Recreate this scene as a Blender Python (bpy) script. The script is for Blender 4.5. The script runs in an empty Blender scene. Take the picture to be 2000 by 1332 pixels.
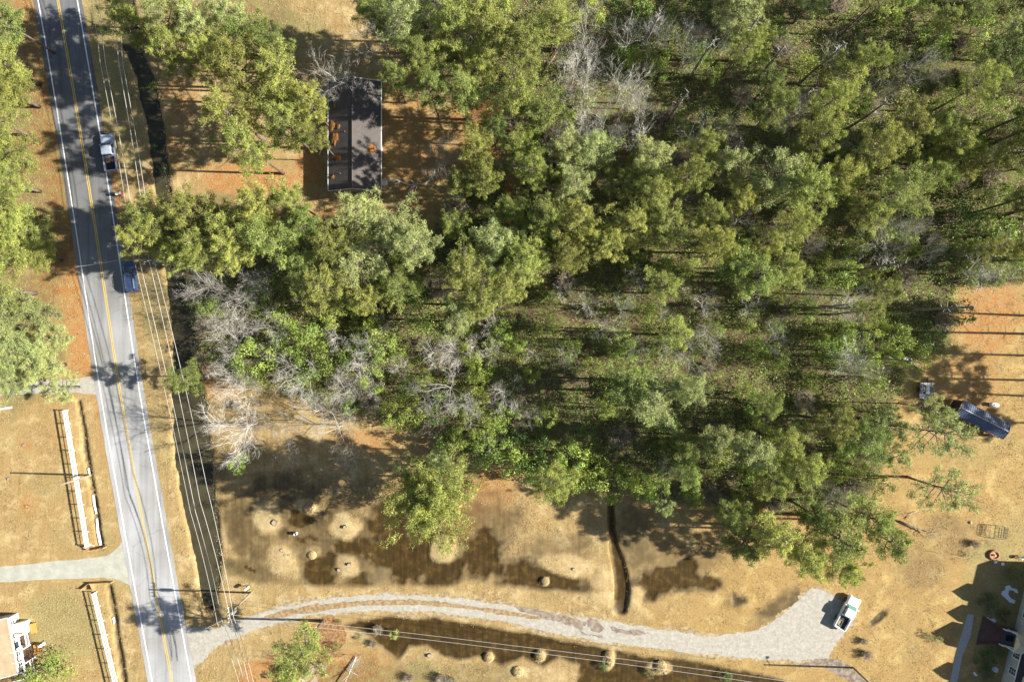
import bpy, math, random
import numpy as np
from mathutils import Vector
from mathutils.geometry import tessellate_polygon
R = math.radians
S = 12.2          # photograph pixels per metre on the ground
H = 115.0         # camera height, metres
scn = bpy.context.scene
COL = scn.collection
# ------------------------------------------------------------ camera, sky, sun
cam_d = bpy.data.cameras.new('camera'); cam = bpy.data.objects.new('camera', cam_d); COL.objects.link(cam)
cam.location = (0, 0, H); cam.rotation_euler = (0, 0, 0)
cam_d.sensor_width = 36; cam_d.lens = 36*S*H/2000.0; cam_d.clip_end = 5000; cam_d.clip_start = 1
scn.camera = cam
EL, AZ = 30.5, -1.8      # sun elevation; direction to the sun measured from +X
w = bpy.data.worlds.new('World'); scn.world = w; w.use_nodes = True
nt = w.node_tree; bg = nt.nodes['Background']
sky = nt.nodes.new('ShaderNodeTexSky'); sky.sky_type = 'NISHITA'; sky.sun_disc = False
sky.sun_elevation = R(EL); sky.sun_rotation = R(90-AZ)
nt.links.new(sky.outputs[0], bg.inputs[0]); bg.inputs[1].default_value = 0.05
sd = bpy.data.lights.new('sun', 'SUN'); sd.energy = 5.0; sd.angle = R(0.55); sd.color = (1.0, 0.96, 0.865)
sun = bpy.data.objects.new('sun', sd); COL.objects.link(sun); sun.location = (60, 0, 80)
sdir = Vector((math.cos(R(EL))*math.cos(R(AZ)), math.cos(R(EL))*math.sin(R(AZ)), math.sin(R(EL))))
sun.rotation_euler = (-sdir).to_track_quat('-Z', 'Y').to_euler()
vs = scn.view_settings; vs.view_transform = 'Standard'; vs.look = 'None'; vs.exposure = 1.42; vs.gamma = 1
vs.use_curve_mapping = False
scn.cycles.max_bounces = 6; scn.cycles.transparent_max_bounces = 8

def W(u, v, h=0.0, z=None):
    """photo pixel -> world point at height h"""
    k = (1-h/H)/S
    return Vector(((u-1000)*k, (666-v)*k, h if z is None else z))

# ------------------------------------------------------------ numpy noise
_pr = np.random.RandomState(5)
_tab = _pr.rand(256, 256)
def vnoise(x, y):
    xi = np.floor(x).astype(int); yi = np.floor(y).astype(int)
    fx = x-xi; fy = y-yi; fx = fx*fx*(3-2*fx); fy = fy*fy*(3-2*fy)
    a = _tab[xi % 256, yi % 256]; b = _tab[(xi+1) % 256, yi % 256]
    c = _tab[xi % 256, (yi+1) % 256]; d = _tab[(xi+1) % 256, (yi+1) % 256]
    return (a*(1-fx)+b*fx)*(1-fy)+(c*(1-fx)+d*fx)*fy
def fbm(x, y, o=4):
    s = 0; a = .5; t = 0
    for i in range(o):
        s = s+a*vnoise(x*2**i+i*17.3, y*2**i+i*9.1); t += a; a *= .5
    return s/t*2-1
def sst(x, a, b):
    t = np.clip((x-a)/(b-a), 0, 1); return t*t*(3-2*t)

# ------------------------------------------------------------ materials
def mat(name, col, rough=.8, var=.0, scale=3., spec=.3, metal=0., bump=0., bscale=20., col2=None, coord='Object', rand=0., trans=0.):
    m = bpy.data.materials.new(name); m.use_nodes = True
    n = m.node_tree.nodes; l = m.node_tree.links; b = n['Principled BSDF']
    b.inputs['Roughness'].default_value = rough; b.inputs['Specular IOR Level'].default_value = spec
    b.inputs['Metallic'].default_value = metal
    b.inputs['Base Color'].default_value = (*col, 1)
    tc = n.new('ShaderNodeTexCoord'); src = None
    if var > 0 or col2:
        nz = n.new('ShaderNodeTexNoise'); nz.inputs['Scale'].default_value = scale; nz.inputs['Detail'].default_value = 5
        l.new(tc.outputs[coord], nz.inputs['Vector'])
        cr = n.new('ShaderNodeValToRGB'); c2 = col2 or tuple(c*(1-var) for c in col)
        c1 = col if col2 else tuple(min(1, c*(1+var)) for c in col)
        cr.color_ramp.elements[0].position = .35; cr.color_ramp.elements[1].position = .65
        cr.color_ramp.elements[0].color = (*c2, 1); cr.color_ramp.elements[1].color = (*c1, 1)
        l.new(nz.outputs[0], cr.inputs[0]); src = cr.outputs[0]
    if rand > 0:
        oi = n.new('ShaderNodeObjectInfo'); hs = n.new('ShaderNodeHueSaturation')
        mr = n.new('ShaderNodeMapRange'); mr.inputs['To Min'].default_value = 1-rand; mr.inputs['To Max'].default_value = 1+rand
        l.new(oi.outputs['Random'], mr.inputs[0]); l.new(mr.outputs[0], hs.inputs['Value'])
        m2 = n.new('ShaderNodeMath'); m2.operation = 'MULTIPLY'; m2.inputs[1].default_value = 7.31; l.new(oi.outputs['Random'], m2.inputs[0])
        fr = n.new('ShaderNodeMath'); fr.operation = 'FRACT'; l.new(m2.outputs[0], fr.inputs[0])
        mh = n.new('ShaderNodeMapRange'); mh.inputs['To Min'].default_value = .5-rand*.03; mh.inputs['To Max'].default_value = .5+rand*.07
        l.new(fr.outputs[0], mh.inputs[0]); l.new(mh.outputs[0], hs.inputs['Hue'])
        if src: l.new(src, hs.inputs['Color'])
        else: hs.inputs['Color'].default_value = (*col, 1)
        src = hs.outputs[0]
    if src: l.new(src, b.inputs['Base Color'])
    if bump > 0:
        nb = n.new('ShaderNodeTexNoise'); nb.inputs['Scale'].default_value = bscale; nb.inputs['Detail'].default_value = 4
        l.new(tc.outputs[coord], nb.inputs['Vector']); bp = n.new('ShaderNodeBump'); bp.inputs['Strength'].default_value = bump
        bp.inputs['Distance'].default_value = .1
        l.new(nb.outputs[0], bp.inputs['Height']); l.new(bp.outputs[0], b.inputs['Normal'])
    if trans > 0:
        tb = n.new('ShaderNodeBsdfTranslucent'); mx = n.new('ShaderNodeMixShader'); mx.inputs[0].default_value = trans
        if src: l.new(src, tb.inputs[0])
        else: tb.inputs[0].default_value = (*col, 1)
        l.new(b.outputs[0], mx.inputs[1]); l.new(tb.outputs[0], mx.inputs[2])
        l.new(mx.outputs[0], n['Material Output'].inputs[0])
    return m

def wave_mat(name, col, col2, scale, direction='X', rough=.5, metal=0., spec=.4):
    m = mat(name, col, rough, spec=spec, metal=metal); n = m.node_tree.nodes; l = m.node_tree.links
    tc = n.new('ShaderNodeTexCoord'); wv = n.new('ShaderNodeTexWave'); wv.bands_direction = direction
    wv.inputs['Scale'].default_value = scale; wv.inputs['Distortion'].default_value = .15
    cr = n.new('ShaderNodeValToRGB'); cr.color_ramp.elements[0].position = .0; cr.color_ramp.elements[1].position = .35
    cr.color_ramp.elements[0].color = (*col2, 1); cr.color_ramp.elements[1].color = (*col, 1)
    nz = n.new('ShaderNodeTexNoise'); nz.inputs['Scale'].default_value = 1.2; nz.inputs['Detail'].default_value = 6
    l.new(tc.outputs['Object'], wv.inputs['Vector']); l.new(tc.outputs['Object'], nz.inputs['Vector'])
    l.new(wv.outputs['Color'], cr.inputs[0])
    mx = n.new('ShaderNodeMix'); mx.data_type = 'RGBA'; mx.blend_type = 'MULTIPLY'; mx.inputs[0].default_value = .55
    l.new(cr.outputs[0], mx.inputs[6]); l.new(nz.outputs['Fac'], mx.inputs[7])
    l.new(mx.outputs[2], n['Principled BSDF'].inputs['Base Color'])
    return m

M = {}
M['pine'] = mat('pine_needles', (.44, .445, .115), .6, col2=(.21, .235, .06), scale=.6, rand=.25, trans=.3)
M['pine_dark'] = mat('pine_needles_dark', (.34, .38, .10), .6, col2=(.18, .22, .06), scale=.55, rand=.25, trans=.3)
M['pine_pale'] = mat('pine_needles_pale', (.46, .49, .19), .6, col2=(.26, .29, .11), scale=.7, rand=.2, trans=.3)
M['leaf'] = mat('evergreen_leaves', (.38, .43, .09), .5, col2=(.17, .235, .05), scale=.7, rand=.35, trans=.2)
M['leaf_dark'] = mat('dark_leaves', (.13, .20, .045), .5, col2=(.05, .09, .02), scale=.8, rand=.3, trans=.15)
M['leaf_olive'] = mat('olive_leaves', (.36, .34, .15), .6, col2=(.19, .19, .08), scale=.8, rand=.25, trans=.2)
M['leaf_yellow'] = mat('yellow_leaves', (.45, .45, .04), .6, col2=(.25, .3, .04), scale=1., trans=.2)
M['leaf_rust'] = mat('rusty_leaves', (.33, .17, .05), .7, col2=(.18, .10, .04), scale=1., rand=.2, trans=.2)
M['brush'] = mat('bare_brush', (.42, .36, .27), .9, col2=(.26, .21, .15), scale=1., rand=.25)
M['bark'] = mat('pine_bark', (.17, .13, .10), .9, col2=(.08, .06, .05), scale=3., rand=.2)
M['barkw'] = mat('pale_bark', (.50, .47, .425), .85, col2=(.33, .30, .265), scale=1.2, rand=.15)
M['barkg'] = mat('grey_bark', (.62, .59, .53), .85, col2=(.36, .34, .30), scale=1.2, rand=.2)
M['snag'] = mat('dead_bark', (.28, .24, .20), .9, col2=(.12, .10, .085), scale=2.)
M['white'] = mat('white_paint', (.78, .78, .76), .5, var=.06, scale=1.5)
M['siding'] = wave_mat('white_siding', (.66, .66, .62), (.42, .42, .40), 3.2, 'Z', .6)
M['creampaint'] = mat('cream_paint', (.62, .55, .40), .6, var=.1, scale=2)
M['glass'] = mat('window_glass', (.03, .05, .06), .08, spec=.8)
M['tyre'] = mat('tyre_rubber', (.02, .02, .02), .8)
M['chrome'] = mat('chrome', (.55, .55, .55), .25, metal=1.)
M['black'] = mat('black_plastic', (.02, .02, .022), .6)
M['lamp'] = mat('lamp_lens', (.7, .7, .65), .2, spec=.6)
M['redlens'] = mat('red_lens', (.35, .02, .02), .3)
M['red'] = mat('red_paint', (.24, .045, .03), .5, var=.15)
M['wood'] = mat('weathered_wood', (.36, .22, .10), .85, var=.2, scale=4)
M['orangewood'] = mat('new_plywood', (.52, .26, .06), .7, var=.1, scale=2)
M['polewood'] = mat('pole_wood', (.26, .22, .16), .9, var=.25, scale=2)
M['metal'] = mat('grey_metal', (.32, .33, .34), .45, metal=.6)
M['wire'] = mat('aluminium_cable', (.62, .60, .57), .5, metal=.3)
M['concrete'] = mat('concrete', (.42, .42, .38), .9, var=.12, scale=2.5)
M['brick'] = wave_mat('red_brick', (.20, .10, .07), (.09, .05, .04), 3.5, 'X', .9)
M['snow'] = mat('snow', (.74, .76, .80), .6, bump=.3)
M['straw'] = mat('pine_straw', (.38, .17, .05), .95, col2=(.25, .10, .03), scale=8., bump=1., bscale=30)
M['drygrass'] = mat('dry_grass', (.60, .45, .23), .95, col2=(.42, .30, .14), scale=5., rand=.15)
M['stone'] = mat('grey_stone', (.33, .28, .20), .9, var=.2, scale=3)
M['terracotta'] = mat('terracotta', (.30, .13, .07), .8, var=.15)

# ------------------------------------------------------------ object helpers
def tag(o, label=None, cat=None, group=None, kind=None):
    if label: o['label'] = label
    if cat: o['category'] = cat
    if group: o['group'] = group
    if kind: o['kind'] = kind
    return o
def empty(name, loc=(0, 0, 0), rz=0, label=None, cat=None, group=None, sc=1):
    o = bpy.data.objects.new(name, None); COL.objects.link(o); o.location = loc; o.rotation_euler = (0, 0, rz)
    o.scale = (sc, sc, sc) if not isinstance(sc, tuple) else sc
    o.empty_display_size = .3
    return tag(o, label, cat, group)
def link(name, me, parent=None, loc=(0, 0, 0)):
    o = bpy.data.objects.new(name, me); COL.objects.link(o); o.location = loc
    if parent: o.parent = parent
    return o
def np_mesh(name, V, F, mats, fmat=None, smooth=False):
    """V (n,3), F (m,k)"""
    me = bpy.data.meshes.new(name); n, k = F.shape
    me.vertices.add(len(V)); me.vertices.foreach_set('co', np.asarray(V, np.float32).ravel())
    me.loops.add(n*k); me.loops.foreach_set('vertex_index', F.astype(np.int32).ravel())
    me.polygons.add(n); me.polygons.foreach_set('loop_start', np.arange(0, n*k, k, dtype=np.int32))
    for m in mats: me.materials.append(m)
    if fmat is not None: me.polygons.foreach_set('material_index', fmat.astype(np.int32))
    if smooth: me.polygons.foreach_set('use_smooth', np.ones(n, bool))
    me.update(calc_edges=True); return me

class MB:
    def __init__(s): s.v = []; s.f = []; s.m = []
    def add(s, vs, fs, mi=0):
        b = len(s.v); s.v += [tuple(p) for p in vs]; s.f += [tuple(i+b for i in f) for f in fs]; s.m += [mi]*len(fs); return s
    def box(s, c, size, rz=0, mi=0, pitch=0):
        hx, hy, hz = size[0]/2, size[1]/2, size[2]/2; vs = []
        cp, sp = math.cos(pitch), math.sin(pitch); cr, sr = math.cos(rz), math.sin(rz)
        for dz in (-hz, hz):
            for dx, dy in ((-hx, -hy), (hx, -hy), (hx, hy), (-hx, hy)):
                x = dx*cp+dz*sp; z = -dx*sp+dz*cp
                vs.append((c[0]+x*cr-dy*sr, c[1]+x*sr+dy*cr, c[2]+z))
        return s.add(vs, [(3, 2, 1, 0), (4, 5, 6, 7), (0, 1, 5, 4), (1, 2, 6, 5), (2, 3, 7, 6), (3, 0, 4, 7)], mi)
    def tube(s, pts, rad, n=6, mi=0, cap=True):
        pts = [Vector(p) for p in pts]
        if not hasattr(rad, '__len__'): rad = [rad]*len(pts)
        rings = []
        for i, p in enumerate(pts):
            d = (pts[min(i+1, len(pts)-1)]-pts[max(i-1, 0)])
            d = d.normalized() if d.length > 1e-6 else Vector((0, 0, 1))
            a = d.orthogonal().normalized() if abs(d.z) < .95 else Vector((1, 0, 0)).cross(d).normalized()
            if i and rings: # keep frames aligned
                a = (prev_a-d*prev_a.dot(d)); a = a.normalized() if a.length > 1e-4 else d.orthogonal().normalized()
            prev_a = a; b = d.cross(a)
            rings.append([p+(a*math.cos(t)+b*math.sin(t))*rad[i] for t in [2*math.pi*k/n for k in range(n)]])
        vs = [q for r in rings for q in r]; fs = []
        for i in range(len(rings)-1):
            for k in range(n):
                fs.append((i*n+k, i*n+(k+1) % n, (i+1)*n+(k+1) % n, (i+1)*n+k))
        if cap: fs.append(tuple(range((len(rings)-1)*n, len(rings)*n))); fs.append(tuple(reversed(range(n))))
        return s.add(vs, fs, mi)
    def rings(s, rs, mi=0, cap=True):
        n = len(rs[0]); vs = [p for r in rs for p in r]; fs = []
        for i in range(len(rs)-1):
            for k in range(n): fs.append((i*n+k, i*n+(k+1) % n, (i+1)*n+(k+1) % n, (i+1)*n+k))
        if cap: fs.append(tuple(range((len(rs)-1)*n, len(rs)*n))); fs.append(tuple(reversed(range(n))))
        return s.add(vs, fs, mi)
    def mesh(s, name, mats, smooth=False):
        me = bpy.data.meshes.new(name); me.from_pydata(s.v, [], s.f)
        for m in (mats if isinstance(mats, (list, tuple)) else [mats]): me.materials.append(m)
        for p, i in zip(me.polygons, s.m): p.material_index = i; p.use_smooth = smooth
        me.update(); return me
    def build(s, name, mats, parent=None, loc=(0, 0, 0), smooth=False, bevel=0):
        o = link(name, s.mesh(name, mats, smooth), parent, loc)
        if bevel:
            b = o.modifiers.new('bevel', 'BEVEL'); b.width = bevel; b.segments = 2; b.limit_method = 'ANGLE'
        return o

def densify(pts, step):
    out = []
    for i in range(len(pts)):
        a = Vector(pts[i]); b = Vector(pts[(i+1) % len(pts)]); n = max(1, int((b-a).length/step))
        for k in range(n): out.append(a.lerp(b, k/n))
    return out
def sheet(name, pts, z, m, noise=.0, step=.5, seed=0., thick=0, label=None, cat=None, kind='structure', group=None, parent=None):
    """irregular flat sheet from pixel outline"""
    P = densify([W(u, v).to_2d() for u, v in pts], step)
    c = sum(P, Vector((0, 0)))/len(P); Q = []
    for i, p in enumerate(P):
        d = P[(i+1) % len(P)]-P[i-1]; nrm = Vector((d.y, -d.x)).normalized() if d.length > 0 else Vector((0, 0))
        k = float(fbm(np.array([p.x*.55+seed]), np.array([p.y*.55+seed]), 5)[0]+.5*fbm(np.array([p.x*3.1+seed]), np.array([p.y*3.1+seed]), 2)[0])*noise
        Q.append(p+nrm*k)
    tris = tessellate_polygon([[Vector((q.x, q.y, 0)) for q in Q]])
    mb = MB(); mb.add([(q.x, q.y, z) for q in Q], [tuple(t) for t in tris])
    if thick:
        n = len(Q); b = len(mb.v)
        mb.add([(q.x, q.y, z) for q in Q]+[(q.x, q.y, z-thick) for q in Q], [(i, (i+1) % n, n+(i+1) % n, n+i) for i in range(n)])
    o = mb.build(name, m, parent); 
    me = o.data
    for p in me.polygons:
        pass
    return tag(o, label, cat, group, kind)

# ------------------------------------------------------------ field helpers on pixel grids
def band(U, V, pts):
    """signed distance (px) to a polyline with half width: pts (u, v, w)"""
    best = np.full(U.shape, 1e9)
    for a, b in zip(pts[:-1], pts[1:]):
        dx, dy = b[0]-a[0], b[1]-a[1]; L = dx*dx+dy*dy
        t = np.clip(((U-a[0])*dx+(V-a[1])*dy)/L, 0, 1)
        d = np.hypot(U-a[0]-t*dx, V-a[1]-t*dy)-(a[2]+t*(b[2]-a[2]))
        best = np.minimum(best, d)
    return best
def ell(U, V, cx, cy, rx, ry, ang=0.):
    c, s = math.cos(R(ang)), math.sin(R(ang)); x = U-cx; y = V-cy
    return 1-np.hypot((x*c+y*s)/rx, (-x*s+y*c)/ry)      # >0 inside, 1 at the centre
def inpoly(U, V, P):
    c = np.zeros(np.shape(U), bool); j = len(P)-1
    for i in range(len(P)):
        xi, yi = P[i]; xj, yj = P[j]
        if yi != yj:
            cond = ((yi > V) != (yj > V)) & (U < (xj-xi)*(V-yi)/(yj-yi)+xi); c ^= cond
        j = i
    return c
def polysd(U, V, P):
    d = band(U, V, [(a[0], a[1], 0) for a in P+[P[0]]]); return np.where(inpoly(U, V, P), d, -d)   # >0 inside

YEL = [(113, -60), (113, 0), (147.5, 200), (179.5, 400), (209.5, 600), (224.5, 700), (240.5, 800), (258, 900), (283, 1041), (312, 1200), (336.5, 1332), (349, 1400)]
YEL = [(101, -60)]+YEL[1:]
DITCH = [(238, -40, 8), (252, 80, 8), (281, 150, 9), (303, 250, 10), (313, 330, 8), (322, 420, 8), (337, 520, 9), (355, 620, 14), (362, 700, 16), (366, 770, 24), (373, 850, 27),
         (381, 920, 27), (391, 1000, 24), (402, 1060, 20), (407, 1120, 13), (409, 1183, 6)]
LDITCH = [(153, 785, 2), (163, 840, 3), (167, 880, 5), (176, 930, 3), (184, 975, 3), (188, 1005, 4), (196, 1066, 4)]
LDITCH2 = [(213, 1145, 3), (221, 1190, 4), (230, 1250, 4), (243, 1340, 5)]
CHAN = [(1193, 975, 5), (1195, 1030, 6), (1200, 1070, 8), (1212, 1115, 13), (1216, 1150, 14), (1212, 1188, 13)]
WET = [(490, 1030, 55, 85, -25, .62), (560, 975, 95, 60, 0, .55), (588, 1015, 32, 26, 0, 1.05), (600, 1053, 38, 14, 0, .95), (555, 1043, 20, 20, 0, .9),
       (640, 1060, 165, 100, 0, .62), (690, 1062, 50, 33, 0, 1.), (628, 1112, 46, 48, 0, 1.05), (705, 1134, 50, 24, -10, 1.), (800, 1080, 105, 74, 0, 1.25), (770, 1025, 70, 60, 0, .95),
       (860, 1112, 60, 45, 0, 1.1), (945, 1085, 50, 60, 10, .95), (1010, 1122, 68, 45, 5, 1.05), (1080, 1134, 80, 36, 8, 1.15), (1135, 1152, 50, 28, 10, 1.1),
       (1305, 1132, 100, 30, -3, 1.1), (1248, 1155, 45, 40, 0, 1.05), (1342, 1108, 28, 28, 0, 1.), (1385, 1138, 32, 18, 5, 1.), (1250, 1080, 45, 40, 0, .5),
       (620, 960, 150, 40, 0, .3), (505, 1115, 70, 26, 10, .5), (488, 1112, 14, 4, 25, 1.4), (1435, 1175, 26, 16, 0, .35), (1130, 1060, 30, 20, 0, .5),
       (1520, 1195, 70, 30, -35, .25), (1610, 1258, 12, 12, 0, .5), (1850, 1050, 70, 45, 0, .12), (1790, 1110, 60, 55, 0, .12), (1712, 1210, 28, 9, -40, .5), (950, 1030, 80, 80, 0, .5), (1080, 1080, 90, 40, 0, .35), (1330, 1090, 120, 50, 0, .35), (1240, 1040, 40, 60, 0, .45), (430, 900, 40, 90, 0, .3)]
DRY = [(522, 1012, 30, 40, -30, 1.), (556, 1092, 34, 48, -20, 1.), (602, 990, 30, 17, 20, 1.1), (676, 1029, 34, 29, 0, 1.3), (677, 1106, 28, 26, 0, .9), (868, 1072, 32, 30, 0, 1.),
       (1115, 1106, 66, 26, 8, 1.2), (1065, 1135, 10, 10, 0, 2.), (1178, 1130, 34, 36, 0, 1.5), (1168, 1165, 34, 22, 0, 1.2), (1238, 1166, 24, 30, 0, 1.6), (610, 1078, 22, 16, 0, .6),
       (738, 1125, 30, 22, 0, .5)]
POND = [(668, 1222), (700, 1212), (760, 1203), (830, 1205), (900, 1214), (1000, 1229), (1100, 1251), (1200, 1269), (1300, 1284), (1420, 1302), (1500, 1318), (1560, 1345), (1120, 1345), (1130, 1300),
        (1090, 1285), (1060, 1302), (1020, 1283), (980, 1300), (930, 1282), (900, 1290), (860, 1282), (830, 1262), (800, 1262), (780, 1290), (760, 1272), (720, 1240)]
PDRY = [(835, 1278, 12, 12, 0, 1.5), (955, 1283, 11, 12, 0, 1.5), (1055, 1280, 12, 13, 0, 1.5), (1010, 1312, 24, 18, 0, 1.3), (1190, 1287, 12, 24, 10, 1.2), (1288, 1304, 26, 14, 0, 1.1), (1080, 1320, 50, 20, 0, 1.)]
FOREST = [(700, -60), (2150, -60), (2150, 520), (1990, 545), (1872, 560), (1862, 690), (1765, 715), (1742, 860), (1700, 985), (1640, 1010), (1400, 985), (1200, 960), (1000, 905), (880, 870),
          (740, 815), (600, 780), (430, 735), (385, 690), (372, 600), (350, 550), (480, 500), (560, 470), (620, 450), (760, 500), (850, 440), (880, 360), (900, 330), (985, 320), (985, 205), (880, 180), (800, 130), (740, 60)]

def ground_fields(X, Y):
    U = 1000+S*X; V = 666-S*Y
    n1 = fbm(X*.25, Y*.25); n2 = fbm(X*.9+40, Y*.9+7); n3 = fbm(X*.07+3, Y*.07+90)
    road_u = np.interp(V, [p[1] for p in YEL], [p[0] for p in YEL])
    dl = road_u-U
    # orange soil
    o = sst(dl, 42, 50)*sst(-dl, -105-12*n1, -72)*sst(-V, -770, -735)*.95
    o = np.maximum(o, sst(dl, 42, 50)*sst(-dl, -66, -50)*.7*sst(-V, -1100, -700))
    o = np.maximum(o, sst(-dl, 42, 46)*sst(dl, -66, -48)*sst(-V, -560, -330)*sst(V, 300, 345))
    for e in [(490, 350, 150, 45, 0, 1.3), (600, 330, 40, 60, 0, 1.1), (350, 200, 60, 70, 0, .4), (325, 300, 40, 60, 0, .5), (930, 230, 62, 42, 0, 1.6), (930, 290, 60, 60, 0, 1.4), (800, 280, 80, 170, 0, .5), (650, 430, 60, 30, 0, 1.1),
              (990, 400, 26, 90, 0, 1.), (1930, 620, 90, 95, 0, .85), (1900, 760, 80, 100, 0, .5), (640, 1240, 40, 45, 0, 1.5), (660, 1310, 130, 50, 0, .9), (520, 1320, 70, 40, 0, 1.1), (110, 550, 60, 60, 0, 1.2),
              (60, 300, 60, 60, 0, 1.2), (960, 960, 60, 60, 0, .8), (900, 1010, 60, 70, 0, .7), (420, 740, 80, 50, 0, .7), (720, 860, 90, 30, 0, .6), (55, 985, 26, 30, 0, .55), (50, 870, 18, 14, 0, .6),
              (83, 978, 14, 4, 8, 1.6), (50, 987, 7, 7, 0, 2), (110, 860, 20, 30, 0, .5), (600, 1222, 26, 14, 0, 1.1), (1640, 840, 60, 40, 0, .5), (1870, 300, 50, 200, 0, .5), (1480, 990, 120, 20, 12, .9)]:
        o = np.maximum(o, sst(ell(U, V, *e[:5])+.28*n1+.15*n2, 0, .55)*min(1, e[5]))
    # greenness
    g = sst(n1+.6*n3, .0, .9)*.45
    g = np.maximum(g, sst(-dl, 40, 60)*sst(dl, -150, -90)*sst(-V, -345, -300)*(.75+.4*n1))
    for e in [(580, 70, 120, 55, 0, .8), (120, 1230, 130, 110, 0, .75), (300, 620, 40, 110, 0, .6), (1930, 1085, 60, 35, 0, .8), (1760, 720, 60, 40, 0, .8), (1950, 1150, 90, 190, 15, .6), (760, 330, 20, 120, 0, .5),
              (130, 640, 30, 90, 0, .8), (1900, 880, 90, 60, 0, .3), (840, 1310, 60, 40, 0, .5)]:
        g = np.maximum(g, sst(ell(U, V, *e[:5])+.3*n1+.2*n2, 0, .6)*e[5])
    # golden grass of the lawns on the right
    gold = sst(U+80*n3, 1150, 1450)*.8
    gold = np.maximum(gold, sst(ell(U, V, 800, 310, 110, 190)+.3*n1, 0, .5)*.6)
    gold = np.maximum(gold, sst(-U+60*n3, -260, -160)*.25)
    # leaf litter under the wood
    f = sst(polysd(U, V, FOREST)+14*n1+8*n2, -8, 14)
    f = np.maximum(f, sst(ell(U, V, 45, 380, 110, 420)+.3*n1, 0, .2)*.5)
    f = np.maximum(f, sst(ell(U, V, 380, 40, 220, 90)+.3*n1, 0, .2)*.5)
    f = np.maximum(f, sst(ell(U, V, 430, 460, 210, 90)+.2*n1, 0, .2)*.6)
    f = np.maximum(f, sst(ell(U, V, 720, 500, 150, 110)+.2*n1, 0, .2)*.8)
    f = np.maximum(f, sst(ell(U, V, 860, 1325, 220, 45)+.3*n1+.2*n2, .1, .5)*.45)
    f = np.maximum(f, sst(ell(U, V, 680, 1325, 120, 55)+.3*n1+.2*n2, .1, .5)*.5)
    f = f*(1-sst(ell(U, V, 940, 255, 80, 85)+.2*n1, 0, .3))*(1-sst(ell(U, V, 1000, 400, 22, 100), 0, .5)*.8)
    # wetness
    wt = np.zeros_like(U)
    for e in WET: wt = np.maximum(wt, sst(ell(U, V, *e[:5])+.25*n1+.30*n2, -.2, .55)*e[5]*(.85+.3*n1+.15*n2))
    wt = np.clip(wt, 0, 1)
    for e in DRY: wt = wt*(1-np.clip(sst(ell(U, V, *e[:5])+.25*n1+.30*n2, -.1, .45)*e[5], 0, 1))
    wt = 1-(1-wt)**2
    wt *= sst(-V+5*n1, -1152-.12*np.clip(U-1000, 0, 999), -1138-.12*np.clip(U-1000, 0, 999))+(U > 1430)
    pw = sst(polysd(U, V, POND)+5*n1+3*n2, -5, 6)
    for e in PDRY: pw = pw*(1-np.clip(sst(ell(U, V, *e[:5])+.1*n2, -.1, .3)*e[5], 0, 1))
    wt = np.maximum(wt, pw)
    ch = sst(-band(U, V, CHAN)+1.5*n2, -3, 2); wt = np.maximum(wt, ch)
    dt = -band(U, V, DITCH)+4*n2+3*n1+4
    wt = np.maximum(wt, sst(dt, -6, 2))
    ld = np.maximum(-band(U, V, LDITCH), -band(U, V, LDITCH2))+1.5*n2
    wt = np.maximum(wt, sst(ld, -2, 1.5)*.95)
    wt = np.clip(wt, 0, 1)
    # relief
    off = sst(np.abs(dl), 46, 60)
    z = -.16*sst(wt, .86, 1.)*off
    z = np.where(dt > -30, z-.95*sst(dt, -11, 9), z)
    z = z-.35*sst(ld, -5, 2)-.3*sst(-band(U, V, CHAN)+1.5*n2, -5, 4)
    for e in DRY+PDRY: z = z+.16*sst(ell(U, V, *e[:5])+.2*n2, 0, .9)
    pale = np.zeros_like(U)
    for e in DRY+PDRY: pale = np.maximum(pale, sst(ell(U, V, *e[:5])+.25*n1+.35*n2, .0, .5))
    return o, g, wt, f, gold, z, pale

def axis(lo, hi, step, far):
    a = list(np.arange(lo, hi+step/2, step)); s = step; x = hi; y = lo; r = []; l = []
    while x < far: s *= 1.35; x += s; r.append(x)
    s = step
    while y > -far: s *= 1.35; y -= s; l.append(y)
    return np.array(l[::-1]+a+r)
xs = axis(-86, 86, .3, 900); ys = axis(-58, 58, .3, 900)
XX, YY = np.meshgrid(xs, ys, indexing='ij')
o_, g_, w_, f_, gd_, z_, pl_ = ground_fields(XX, YY)
nx, ny = XX.shape
idx = np.arange(nx*ny).reshape(nx, ny)
F = np.stack([idx[:-1, :-1], idx[1:, :-1], idx[1:, 1:], idx[:-1, 1:]], -1).reshape(-1, 4)
def ground_height(x, y):
    i = min(max(int(np.searchsorted(xs, x))-1, 0), nx-1); j = min(max(int(np.searchsorted(ys, y))-1, 0), ny-1)
    return float(z_[i, j])

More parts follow.
